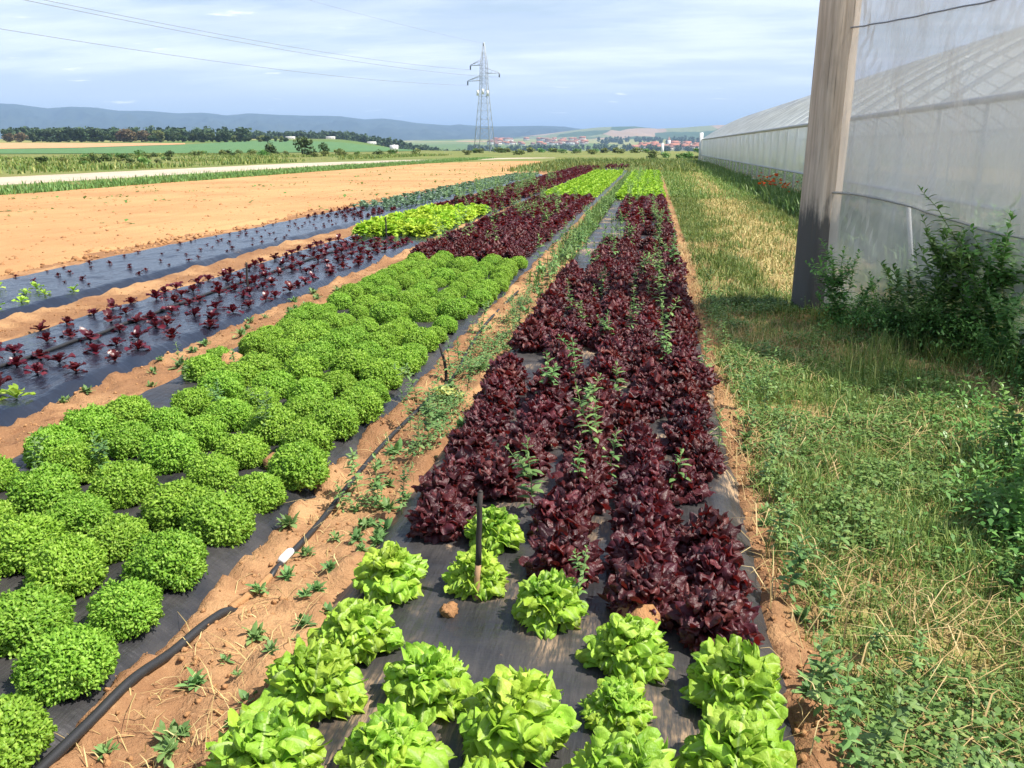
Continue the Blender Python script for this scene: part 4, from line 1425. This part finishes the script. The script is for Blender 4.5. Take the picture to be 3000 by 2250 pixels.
def stake(x, y, z, h, r, lean, label, foot=0.0, bent=0.0):
    o = empty('stake', (x, y, z))
    tag(o, label, 'stake')
    k = np.linspace(0, 1, 9)
    pts = np.stack([lean[0] * k + bent * np.sin(k * 3.1), lean[1] * k, -0.03 + (h + 0.03) * k], 1)
    pts[:, :2] += np.random.default_rng(int(abs(x) * 100)).normal(0, r * 0.12, (9, 2))
    if foot:
        c = 3
        link('foot', Geo().tube(pts[:c + 1], r * 1.02, 7).mesh('foot', M_STAKE_FOOT, False), o)
        link('shaft', Geo().tube(pts[c:], np.linspace(r * 1.05, r * 0.9, 9 - c), 7).mesh('shaft', M_STAKE, False), o)
        link('shaft_tip', Geo().tube(np.array([pts[-1], pts[-1] + np.array([0.002, 0, 0.006])]), [r * 0.9, r * 0.5], 7).mesh('shaft_tip', M_STAKE, False), o)
    else:
        link('shaft', Geo().tube(pts, np.linspace(r, r * 0.85, 9), 6).mesh('shaft', M_STAKE, False), o)
    return o


stake(-0.53, 2.56, float(bed_z(0, -0.53, 2.56)), 0.385, 0.0105, (0.015, 0.02), 'upright dark wooden stake on the bare film among lime lettuces', 1)
stake(-1.30, 5.36, float(soil_z(-1.3, 5.36)), 0.26, 0.011, (-0.05, 0.05), 'short bent dark stake on the soil path beside the curly lettuces', 0, 0.02)
stake(-4.16, 8.4, float(bed_z(2, -4.16, 8.4)), 0.30, 0.012, (0.01, 0.0), 'thin dark stake standing among the red seedlings')
stake(-4.30, 13.8, float(bed_z(2, -4.3, 13.8)), 0.32, 0.015, (0.0, 0.0), 'thin dark stake in front of the bright green block')

# ------------------------------------------------------------------ greenhouse
GH = empty('greenhouse', (4.42, 9.0, 0.0), (0, 0, RAD(-0.05)))
tag(GH, 'long white film tunnel greenhouse with ribbed roof beside the grass strip', 'greenhouse')
GH_L = 74.0; EAVE = 2.12; HW = 4.2; RIDGE = 4.25; BAY = 2.0


def ghz(yloc):
    return -0.004 * np.maximum(0, yloc + 9 - 10)


ysg = np.arange(0, GH_L + 0.01, 0.125)
# side walls with a slight billow between posts
for side, x0 in ((0, 0.0), (1, 2 * HW)):
    zs = np.linspace(0.74, EAVE, 9)
    Yg, Zg = np.meshgrid(ysg, zs)
    bil = np.abs(np.sin(Yg / BAY * np.pi)) * 0.035 * np.sin((Zg - 0.74) / (EAVE - 0.74) * np.pi) + (fbm(Yg * 0.9, Zg * 3 + side * 5, 3) - 0.5) * 0.05
    Xg = x0 + (-bil if side == 0 else bil)
    V, Q = grid_mesh(Xg, Yg, Zg + ghz(Yg))
    link('wall_film', mk_mesh('wall_film', V, Q, None, [M_FILM_WALL], True), GH)
    zs = np.linspace(0.14, 0.73, 4)
    Yg, Zg = np.meshgrid(ysg[::4], zs)
    V, Q = grid_mesh(np.full_like(Yg, x0 + (0.012 if side == 0 else -0.012)), Yg, Zg + ghz(Yg))
    link('lower_film', mk_mesh('lower_film', V, Q, None, [M_FILM_LOW], True), GH)
    yb = ysg[::16]
    pz = lambda z, dx=0.0: np.stack([np.full_like(yb, x0 + dx), yb, z + ghz(yb)], 1)
    sg = -1 if side == 0 else 1
    link('roll_bar', Geo().tube(pz(0.74, sg * 0.03), 0.028, 6).mesh('roll_bar', M_BOXGREY, True), GH)
    link('gutter', Geo().tube(pz(EAVE + 0.0, sg * 0.03), 0.055, 6).mesh('gutter', M_BOXGREY, True), GH)
    G = Geo()
    for k in range(len(yb) - 1):
        G.box((x0, (yb[k] + yb[k + 1]) / 2, 0.065 + ghz(yb[k])), (0.05, yb[k + 1] - yb[k], 0.19))
    link('base_board', G.mesh('base_board', M_WHITE), GH)
# posts and hoops
pm = Geo().tube(np.array([(0, 0, -0.1), (0, 0, EAVE)]), 0.04, 6).mesh('post', M_STEEL, True)
def arch(p):
    # pointed arch, nearly straight flanks: p runs 0..1 across the tunnel
    q = 1 - np.abs(2 * p - 1)
    return 2 * HW * p, EAVE + (RIDGE - EAVE) * (1.42 * q - 0.42 * q ** 2)


th = np.linspace(0, 1, 25)
arc = lambda yy0: np.stack([arch(th)[0], np.full_like(th, yy0), arch(th)[1] + ghz(yy0)], 1)
hm = Geo().tube(arc(0.0), 0.045, 5, False).mesh('hoop', M_STEEL, True)
for k in range(int(GH_L / BAY) + 1):
    yk = k * BAY
    link('post', pm, GH, (0.055, yk, float(ghz(yk))))
    if k % 2 == 0:
        link('post', pm, GH, (2 * HW - 0.055, yk, float(ghz(yk))))
    link('hoop', hm, GH, (0, yk, float(ghz(yk))))
# roof film stretched over the hoops, sagging between them
Yg, Tg = np.meshgrid(np.arange(0, GH_L + 0.01, 0.25), np.linspace(0.004, 0.996, 33), indexing='ij')
sag = 0.16 * np.abs(np.sin(Yg / BAY * np.pi)) ** 0.7 * np.sin(Tg * np.pi) ** 0.6 + (fbm(Yg * 0.8, Tg * 9, 3) - 0.5) * 0.06 * np.sin(Tg * np.pi)
Xr, Zr = arch(Tg)
Xr = Xr - np.where(Tg < 0.5, -0.45, 0.45) * (sag - 0.035)
Zr = Zr + ghz(Yg) - 0.89 * (sag - 0.035)
V, Q = grid_mesh(Xr, Yg, Zr)
link('roof_film', mk_mesh('roof_film', V, Q, None, [M_FILM_ROOF], True), GH)
# end walls
for yk in (0.0, GH_L):
    tt = np.linspace(0, 1, 31)
    top = np.stack([arch(tt)[0], np.full_like(tt, yk), arch(tt)[1] + ghz(yk)], 1)
    bot = top.copy(); bot[:, 2] = 0.05 + ghz(yk)
    V = np.vstack([top, bot]); n = len(tt)
    Q = [(i, i + 1, n + i + 1, n + i) for i in range(n - 1)]
    link('end_film', mk_mesh('end_film', V, Q, None, [M_FILM_WALL]), GH)
link('corner_board', Geo().box((-0.10, GH_L, 1.35 + float(ghz(GH_L))), (0.32, 0.10, 2.75)).mesh('corner_board', M_WHITE), GH)

# ------------------------------------------------------------------ netting screen with its timber post
A = np.array([1.58, 8.34]); B = np.array([3.62, 5.10])
NETO = empty('netting_screen', (A[0], A[1], 0.0))
tag(NETO, 'tall pale translucent netting screen stretched from the timber post', 'netting')
s = np.linspace(0, 1, 70)
SEAM0, SEAM1 = 1.10, 0.86
TOP = 3.45


def net_pt(s_, z_):
    n = np.array([0.84, 0.54])
    bulge = (fbm(s_ * 5 + 2, z_ * 1.3, 3) - 0.5) * 0.16 * sstep(0, 0.12, s_) + (fbm(s_ * 26 + z_ * 3, z_ * 1.1 + 7, 3) - 0.5) * 0.07 * sstep(0, 0.08, s_) + 0.05 * np.sin(z_ * 1.9 + s_ * 4) * s_
    x = (B[0] - A[0]) * s_ + n[0] * bulge
    y = (B[1] - A[1]) * s_ + n[1] * bulge
    return x, y


seam = SEAM0 + (SEAM1 - SEAM0) * s + 0.05 * np.sin(s * 9) - 0.05 * np.sin(s * np.pi)
for nm, z0, z1, mat, k in (('net_sheet', seam, np.full_like(s, TOP), M_NET, 26), ('net_skirt', np.full_like(s, 0.02), seam + 0.03, M_NET_LOW, 14)):
    v = np.linspace(0, 1, k)
    Zg = z0[:, None] * (1 - v) + z1[:, None] * v
    Sg = np.repeat(s[:, None], k, 1)
    Xg, Yg = net_pt(Sg, Zg)
    off = -0.012 if nm == 'net_skirt' else 0.0
    V, Q = grid_mesh(Xg + off, Yg + off, Zg)
    link(nm, mk_mesh(nm, V, Q, None, [mat], True), NETO)
Xs, Ys = net_pt(s, seam)
link('seam_cord', Geo().tube(np.stack([Xs - 0.02, Ys - 0.015, seam + 0.015], 1), 0.007, 5).mesh('seam_cord', simple('grey_cord', (0.34, 0.33, 0.30), 0.9), True), NETO)
Xs, Ys = net_pt(s, np.full_like(s, TOP))
link('top_wire', Geo().tube(np.stack([Xs, Ys, np.full_like(s, TOP)], 1), 0.008, 5).mesh('top_wire', M_CABLE, True), NETO)
zc = 2.50 + 0.42 * s - 0.14 * np.sin(s * np.pi)
Xs, Ys = net_pt(s, zc)
link('stay_wire', Geo().tube(np.stack([Xs - 0.015, Ys - 0.01, zc], 1), 0.0065, 5).mesh('stay_wire', M_CABLE, True), NETO)

# timber post: slightly irregular rounded square trunk
g = np.random.default_rng(77)
n = 20; zz_ = np.linspace(-0.2, 3.5, 24)
a = np.linspace(0, 2 * np.pi, n, endpoint=False)
sq = 1.0 / np.maximum(np.abs(np.cos(a)), np.abs(np.sin(a))) * 0.72 + 0.28 * 1.08
V = []
for k, z in enumerate(zz_):
    rr = 0.148 * sq * (1 + 0.02 * np.sin(3 * a + z)) * (1.03 - 0.012 * z)
    rr = rr * (1 + (vnoise(a * 3, np.full(n, z * 2.0)) - 0.5) * 0.05)
    V.append(np.stack([rr * np.cos(a + 0.55), rr * np.sin(a + 0.55), np.full(n, z)], 1))
V = np.vstack(V + [np.array([[0, 0, 3.52]])])
Q = [(i * n + j, i * n + (j + 1) % n, (i + 1) * n + (j + 1) % n, (i + 1) * n + j) for i in range(23) for j in range(n)]
T = [(23 * n + j, 23 * n + (j + 1) % n, 24 * n) for j in range(n)]
PO = link('timber_post', mk_mesh('timber_post', V, Q, T, [M_POST], True), None, (1.555, 8.36, 0), (0, 0, -0.25))
tag(PO, 'thick weathered tan timber post with a dark foot holding the netting', 'post')

# things behind the netting
o = empty('meter_post', (3.42, 8.55, 0))
tag(o, 'thin steel post carrying a grey control box behind the netting', 'post')
link('pole', Geo().tube(np.array([(0, 0, -0.1), (0, 0, 1.75)]), 0.04, 8).mesh('pole', M_INSUL, True), o)
link('control_box', Geo().box((0.06, -0.05, 0.93), (0.30, 0.16, 0.34)).mesh('control_box', M_BOXGREY), o)
link('box_latch', Geo().box((-0.02, -0.14, 0.93), (0.04, 0.012, 0.10)).mesh('box_latch', M_STAKE), o)
tag(link('pipe', Geo().tube(np.array([(3.22, 8.75, 0.07), (3.7, 8.8, 0.07), (4.25, 8.85, 0.07)]), 0.026, 8).mesh('pipe', M_WHITE, True)), 'white plastic pipe lying behind the netting at the right edge', 'pipe')
o = empty('brace', (2.55, 9.2, 0)); tag(o, 'pale slanting brace behind the netting', 'brace')
link('bar', Geo().tube(np.array([(0.0, 0, 0.95), (0.16, 0.0, 0.02)]), 0.022, 6).mesh('bar', M_BOXGREY, True), o)

# poppies by the greenhouse
FLW = Geo()
_sh = leaf_shape(0.075, 0.06, 0.012, 2.0, 0.1, 50, 1.0, 3, 4, 0.4, 0.8, 0.3)
for q in range(5):
    FLW.add(_sh[0] @ rot_mats(np.array([q * 1.26]), np.array([0.75]))[0].T, _sh[1])
FLW = FLW.mesh('flower', M_POPPY, True)
for k, (x, y) in enumerate([(3.75, 31.0), (3.7, 29.4), (3.85, 28.6), (3.6, 27.6), (3.75, 26.6), (3.62, 25.8), (3.7, 24.8), (3.55, 24.2), (3.8, 30.2)]):
    o = empty('poppy', (x, y, float(soil_z(x, y))), (0, 0, random.uniform(0, 6)), random.uniform(0.9, 1.3))
    tag(o, 'orange red poppy clump at the foot of the greenhouse wall', 'poppy', 'poppies along the greenhouse')
    for q in range(5):
        px_, py_, h = random.gauss(0, 0.16), random.gauss(0, 0.16), random.uniform(0.35, 0.6)
        link('stem', Geo().tube(np.array([(px_ * 0.4, py_ * 0.4, 0), (px_ * 0.8, py_ * 0.8, h * 0.6), (px_, py_, h)]), 0.006, 4).mesh('stem', M_STEM), o)
        link('flower', FLW, o, (px_, py_, h), (random.gauss(0, 0.3), random.gauss(0, 0.3), random.uniform(0, 6)), 0.65)

# ------------------------------------------------------------------ pylon and overhead lines
PX, PY = -44.0, 231.0
PZ = float(terrain(PX, PY))
PH = 27.0
pyl = empty('pylon', (PX, PY, PZ), (0, 0, RAD(-8)))
tag(pyl, 'tall steel lattice electricity pylon with three staggered arms', 'pylon')


def half(z):
    return float(np.interp(z, [0, 12, 17.5, 22, PH], [2.25, 1.25, 0.85, 0.78, 0.12]))


R_ = 0.085
for sx in (-1, 1):
    for sy in (-1, 1):
        zs = np.array([0, 12, 17.5, 22, PH - 0.2])
        link('leg', Geo().tube(np.stack([[sx * half(z) for z in zs], [sy * half(z) for z in zs], zs], 1), 0.08, 4).mesh('leg', M_PYLON), pyl)
levels = [0, 3.2, 6.0, 8.4, 10.5, 12.4, 14.1, 15.7, 17.2, 18.5, 19.8, 21.0, 22.2, 23.6, 25.2]
G = Geo()
for a, b in zip(levels[:-1], levels[1:]):
    ha, hb = half(a), half(b)
    for (c1, c2) in (((-1, -1), (1, -1)), ((1, -1), (1, 1)), ((1, 1), (-1, 1)), ((-1, 1), (-1, -1))):
        p = lambda c, h, z: np.array((c[0] * h, c[1] * h, z))
        G.tube([p(c1, ha, a), p(c2, hb, b)], 0.032, 3, False)
        G.tube([p(c2, ha, a), p(c1, hb, b)], 0.032, 3, False)
        if a > 0:
            G.tube([p(c1, ha, a), p(c2, ha, a)], 0.032, 3, False)
link('lattice', G.mesh('lattice', M_PYLON), pyl)
ARMS = [(-3.7, 21.9, 'L'), (4.2, 19.9, 'R'), (-4.5, 18.1, 'L')]
tips = []
for ax, az, sd in ARMS:
    sg = 1 if ax > 0 else -1
    h = half(az)
    G = Geo()
    tip = np.array((ax, 0, az - 0.2))
    for sy in (-1, 1):
        G.tube([np.array((sg * h, sy * h, az - 0.1)), tip], 0.06, 4)
        G.tube([np.array((sg * h, sy * h, az + 1.1)), tip + np.array((0, 0, 0.12))], 0.06, 4)
    for f in (0.33, 0.62):
        G.tube([np.array((sg * h, h, az + 1.1)) * (1 - f) + tip * f, np.array((sg * h, h, az - 0.1)) * (1 - f) + tip * f], 0.05, 3)
    arm = link('cross_arm', G.mesh('cross_arm', M_PYLON), pyl)
    pts = np.array([tip, tip + np.array((0, -0.1, -0.9)), tip + np.array((0, -0.1, -1.7))])
    link('insulator', Geo().tube([tip, tip + np.array((0, 0, -1.0))], 0.17, 6).mesh('insulator', M_INSUL), arm)
    tips.append(tip + np.array((0, 0, -1.0)))
link('peak_cap', Geo().tube([(0, 0, PH - 0.6), (0, 0, PH + 0.2)], [0.2, 0.28], 6).mesh('peak_cap', M_PYLON), pyl)
for k, (dx, dy, z) in enumerate(((-1.35, -1.2, 14.9), (0.1, -1.35, 15.2), (1.3, -1.1, 14.8))):
    link('antenna_panel', Geo().box((dx, dy, z), (0.55, 0.25, 1.3)).mesh('antenna_panel', M_WHITE), pyl)
tips.append(np.array((0, 0, PH)))
bpy.context.view_layer.update()
Mw = np.array(Matrix.Translation((PX, PY, PZ)) @ Euler((0, 0, RAD(-8))).to_matrix().to_4x4())
NX, NY = -83.0, -8.0
wire_lab = ['overhead wire from the upper arm of the pylon', 'overhead wire from the arm on the far side of the pylon mast', 'lowest overhead wire, from the bottom arm of the pylon', 'thin earth wire from the peak of the pylon']
for k, tp in enumerate(tips):
    p0 = (Mw @ np.array((*tp, 1)))[:3]
    p1 = p0 + np.array((NX - PX, NY - PY, 1.5))
    t = np.linspace(0, 1.1, 60)[:, None]
    W = p0 + (p1 - p0) * t
    W[:, 2] -= (4 * (3.4 if k < 3 else 2.4) * t * (1 - t))[:, 0]
    tag(link('overhead_wire', Geo().tube(W, 0.03 if k < 3 else 0.018, 4).mesh('overhead_wire', M_CABLE)), wire_lab[k], 'wire', 'overhead wires')

# ------------------------------------------------------------------ far trees, town, small field objects
def crown_geo(seed, h, r, n, clump=0.5, base=0.25, col=None):
    g = np.random.default_rng(seed)
    k = 9
    C = np.stack([g.normal(0, r * 0.42, k), g.normal(0, r * 0.42, k), h * (base + (0.92 - base) * g.random(k))], 1)
    C[:, :2] *= (1.25 - 0.8 * (C[:, 2:3] / h - base))
    rad = r * g.uniform(0.35, 0.62, k)
    w = g.integers(0, k, n)
    D = g.normal(0, 1, (n, 3)); D /= np.linalg.norm(D, axis=1, keepdims=True)
    P = C[w] + D * (rad[w] * g.uniform(0.6, 1.0, n) ** 0.5)[:, None]
    P[:, 2] = np.maximum(P[:, 2], h * 0.06)
    sh = np.array([(-0.5, -0.4, 0), (0.5, -0.5, 0.1), (0.55, 0.45, -0.05), (-0.45, 0.5, 0.12)], float)
    R = rot_mats(g.uniform(0, 6.28, n), g.normal(0, 0.9, n))
    V, Q, _ = instances(sh, np.array([[0, 1, 2, 3]]), None, xf(R, clump * g.uniform(0.5, 1.3, n), P))
    return V, Q


TREES = {}
for nm, mat in (('dark', M_TREE_DARK), ('mid', M_TREE_MID), ('pale', M_TREE_PALE), ('brown', M_TREE_BROWN)):
    TREES[nm] = []
    for k in range(2):
        V, Q = crown_geo(hash(nm) % 97 * 0 + len(nm) * 13 + k, 9.0, 3.6, 900, 0.85, 0.14)
        tr = Geo().tube(np.array([(0, 0, -0.5), (0.1, 0, 2.5), (0.2, 0.1, 6)]), [0.35, 0.26, 0.1], 6)
        tr.tube(np.array([(0.1, 0, 2.5), (1.3, 0.4, 5)]), [0.15, 0.05], 5); tr.tube(np.array([(0.1, 0, 3), (-1.2, -0.5, 5.4)]), [0.15, 0.05], 5)
        TREES[nm].append((tr.mesh('trunk', M_BARK, True), mk_mesh('crown', V, Q, None, [mat])))


def tree(kind, u, y, s, label, group, zs=1.0):
    x = -u * y
    o = empty('tree', (x, y, float(terrain(x, y))), (0, 0, random.uniform(0, 6.28)), s)
    o.scale[2] *= zs
    tag(o, label, 'tree', group)
    t = TREES[kind][random.randrange(2)]
    link('trunk', t[0], o); link('crown', t[1], o)
    return o


KIND_TXT = {'dark': 'dark green tree in the wood beyond the far ploughed field', 'mid': 'mid green tree at the edge of the far wood', 'pale': 'pale yellow green tree before the far wood', 'brown': 'brownish tree in the middle of the far wood'}
pat = [(0.86, 'brown', 0.75), (0.83, 'mid', 0.6), (0.80, 'brown', 0.7), (0.775, 'brown', 0.8), (0.76, 'dark', 0.9), (0.745, 'dark', 1.1), (0.725, 'dark', 1.1), (0.71, 'dark', 1.15), (0.695, 'dark', 1.15), (0.68, 'dark', 1.1),
       (0.67, 'mid', 0.95), (0.655, 'mid', 0.95), (0.64, 'brown', 1.0), (0.628, 'brown', 1.05), (0.616, 'brown', 1.0), (0.605, 'mid', 0.85), (0.592, 'pale', 1.0), (0.578, 'mid', 0.8), (0.565, 'mid', 0.85), (0.55, 'mid', 0.8), (0.54, 'dark', 0.85),
       (0.527, 'mid', 0.75), (0.516, 'dark', 0.85), (0.505, 'dark', 0.9), (0.497, 'pale', 0.5), (0.49, 'dark', 0.8), (0.478, 'mid', 0.55), (0.465, 'pale', 0.5), (0.455, 'mid', 0.5), (0.44, 'pale', 0.45), (0.43, 'mid', 0.5)]
for k, (u, kd, s) in enumerate(pat):
    for q in range(2):
        tree(kd, u + random.uniform(-0.006, 0.006), 495 + 28 * q + random.uniform(-8, 8), s * random.uniform(0.85, 1.08), KIND_TXT[kd], 'far wood, %s trees' % kd, 0.75)

# dense far woods that read as one mass
G = Geo()
g = np.random.default_rng(5)
def wood(u0, u1, y0, y1, n, h, seed, fl=140):
    for k in range(n):
        u = u0 + (u1 - u0) * g.random(); y = y0 + (y1 - y0) * g.random()
        x = -u * y
        V, Q = crown_geo(seed + k, h * g.uniform(0.75, 1.15), h * 0.45, fl, h * 0.20, 0.1)
        G.add(V + np.array([x, y, float(terrain(x, y)) - 0.5]), Q)
wood(0.48, 0.205, 900, 1080, 260, 9.0, 1000)
wood(0.80, 0.48, 560, 640, 170, 8.0, 2000)
wood(1.3, 0.86, 520, 640, 90, 7.0, 2500)
wood(0.21, -0.06, 1700, 2300, 170, 12.0, 3000)
wood(0.06, -0.12, 2800, 3600, 160, 15.0, 4000)
V, Q, T = G.arr()
tag(link('far_woods', mk_mesh('far_woods', V, Q, T, [M_TREE_DARK])), 'dark green far woods below the mountains', kind='stuff')

# town houses
def house(w, d, h, rh, wm, rm):
    wl_ = Geo().box((0, 0, h / 2), (w, d, h))
    rf = Geo()
    e = 0.5
    V = np.array([(-w / 2 - e, -d / 2 - e, h - 0.2), (w / 2 + e, -d / 2 - e, h - 0.2), (w / 2 + e, d / 2 + e, h - 0.2), (-w / 2 - e, d / 2 + e, h - 0.2), (-w / 2 - e, 0, h + rh), (w / 2 + e, 0, h + rh)])
    rf.add(V, [(0, 1, 5, 4), (2, 3, 4, 5), (0, 3, 2, 1)], [(0, 4, 3), (1, 2, 5)])
    wi = Geo()
    for fx in (-0.3, 0.0, 0.3):
        for fz in ((0.3, 0.7) if h > 5 else (0.5,)):
            wi.box((fx * w, -d / 2 - 0.03, fz * h), (1.3, 0.1, 1.5))
    return wl_.mesh('wall', wm), rf.mesh('roof', rm), wi.mesh('windows', M_INSUL)


HOUSES = [house(13, 10, 6, 4.5, M_WALLW, M_ROOFT), house(18, 10, 6.5, 5, M_WALLH, M_ROOFT), house(11, 9, 5.5, 4.5, M_WALLH, M_ROOFB), house(24, 12, 7, 4, M_WALLW, M_ROOFB), house(24, 12, 5, 2.5, M_WALLW, M_WALLW)]


def put_house(u, y, k, s, label, group, name='house'):
    x = -u * y
    o = empty(name, (x, y, float(terrain(x, y)) - 0.3), (0, 0, random.uniform(-0.6, 0.6) - math.atan(-u)), s)
    tag(o, label, name, group)
    for nm, me in zip(('wall', 'roof', 'windows'), HOUSES[k if name == 'shed' else k % 4]):
        link(nm, me, o)


for k in range(52):
    put_house(random.uniform(0.07, 0.185), random.uniform(2500, 3500), k, random.uniform(0.9, 1.4), 'small pale house in the town right of the pylon', 'houses of the town right of the pylon')
for k in range(44):
    put_house(random.uniform(-0.065, 0.02), random.uniform(2100, 2700), k % 3, random.uniform(0.9, 1.3), 'red roofed house in the village left of the greenhouse end', 'village houses left of the greenhouse end')
for k, (u, y, lab) in enumerate(((0.375, 690, 'white farm shed before the dark wood, right one of two'), (0.425, 670, 'larger white farm shed before the dark wood, left one of two'), (0.325, 720, 'low white shed at the foot of the dark wood'))):
    put_house(u, y, 4, 0.30, lab, None, 'shed')
ct = empty('church', (-(-0.018) * 2300, 2300, float(terrain(41, 2300)))); tag(ct, 'pale church tower above the village roofs', 'church')
link('tower', Geo().box((0, 0, 10), (8, 8, 22)).mesh('tower', M_WALLW), ct)
link('spire', Geo().add(np.array([(-4, -4, 21), (4, -4, 21), (4, 4, 21), (-4, 4, 21), (0, 0, 30)]), None, [(0, 1, 4), (1, 2, 4), (2, 3, 4), (3, 0, 4)]).mesh('spire', M_ROOFB), ct)

o = empty('water_tank', (-62.6, 210, float(terrain(-62.6, 210)))); tag(o, 'white box tank alone in the meadow left of the pylon', 'tank')
link('body', Geo().box((0, 0, 0.95), (1.75, 1.5, 1.7)).mesh('body', M_WHITE), o)
link('pallet', Geo().box((0, 0, 0.05), (1.9, 1.65, 0.14)).mesh('pallet', M_STAKE_FOOT), o)
link('lid', Geo().tube([(0, 0, 1.8), (0, 0, 1.95)], 0.3, 8).mesh('lid', M_BOXGREY), o)
o = empty('marker_post', (1.95, 176, float(terrain(2, 176)))); tag(o, 'white marker post at the far end of the grass strip', 'post')
link('shaft', Geo().tube([(0, 0, -0.2), (0, 0, 2.1)], 0.28, 8).mesh('shaft', M_WHITE, True), o)
link('cap', Geo().tube([(0, 0, 2.1), (0, 0, 2.25)], [0.29, 0.1], 8).mesh('cap', M_BOXGREY, True), o)

# bushes beyond the road
BV = [crown_geo(60 + k, 2.2, 1.6, 420, 0.32, 0.1) for k in range(3)]
BUSH_ME = [[mk_mesh('foliage', V, Q, None, [m]) for V, Q in BV] for m in (M_TREE_MID, M_BUSH, M_TREE_PALE)]
BST = Geo().tube(np.array([(0, 0, -0.2), (0.05, 0, 0.9)]), [0.08, 0.03], 5).tube(np.array([(0, 0, 0), (0.5, 0.2, 1.1)]), [0.06, 0.02], 5).mesh('stem', M_BARK)


def bush(x, y, s, k, label, group=None, zs=1.0):
    o = empty('bush', (x, y, float(terrain(x, y))), (0, 0, random.uniform(0, 6.28)), s)
    o.scale[2] *= zs
    tag(o, label, 'bush', group)
    link('foliage', BUSH_ME[k][random.randrange(3)], o); link('stem', BST, o)


bush(-72.5, 160, 0.9, 0, 'round green bush beyond the road, left of the twin bushes')
bush(-66.5, 162, 1.25, 0, 'left and bigger of two dark bushes beyond the road')
bush(-62.8, 163, 0.8, 0, 'right and smaller of two dark bushes beyond the road')
for k in range(34):
    x = -random.uniform(42, 74); y = -x * random.uniform(1.15, 1.5) + random.uniform(0, 18)
    bush(x, y, random.uniform(0.18, 0.42), random.choice([0, 1, 2]), 'low bush in the rough strip just beyond the road', 'bushes in the rough strip beyond the road', 0.7)
for k in range(26):
    x = -random.uniform(45, 80); y = random.uniform(118, 170)
    bush(x, y, random.uniform(0.3, 0.7), random.choice([0, 2, 1]), 'low bush before the green crop field', 'bushes before the crop field', 0.6)
for k in range(30):
    x = random.uniform(-45, 22); y = random.uniform(150, 245)
    bush(x, y, random.uniform(0.5, 1.0), random.choice([1, 2, 2]), 'low pale bush on the meadow edge by the pylon', 'bushes on the meadow edge', 0.5)
for k in range(12):
    bush(random.uniform(0, 9), random.uniform(95, 130), random.uniform(0.3, 0.5), random.choice([0, 1]), 'low bush beyond the far end of the greenhouse', 'bushes beyond the greenhouse end', 0.7)

# ------------------------------------------------------------------ haze
hz = Geo().box((0, 8000, 155), (34000, 21000, 400))
V, Q, T = hz.arr()
hm_ = bpy.data.materials.new('haze')
hm_.use_nodes = True
nt = hm_.node_tree
nt.nodes.clear()
ho = nt.nodes.new('ShaderNodeOutputMaterial'); hv = nt.nodes.new('ShaderNodeVolumePrincipled')
hv.inputs['Color'].default_value = (0.46, 0.68, 1.0, 1)
hv.inputs['Density'].default_value = 1.3e-4
hv.inputs['Anisotropy'].default_value = 0.0
nt.links.new(hv.outputs[0], ho.inputs['Volume'])
tag(link('haze', mk_mesh('haze', V, Q, None, [hm_])), 'thin blue haze over the distant land', kind='stuff')
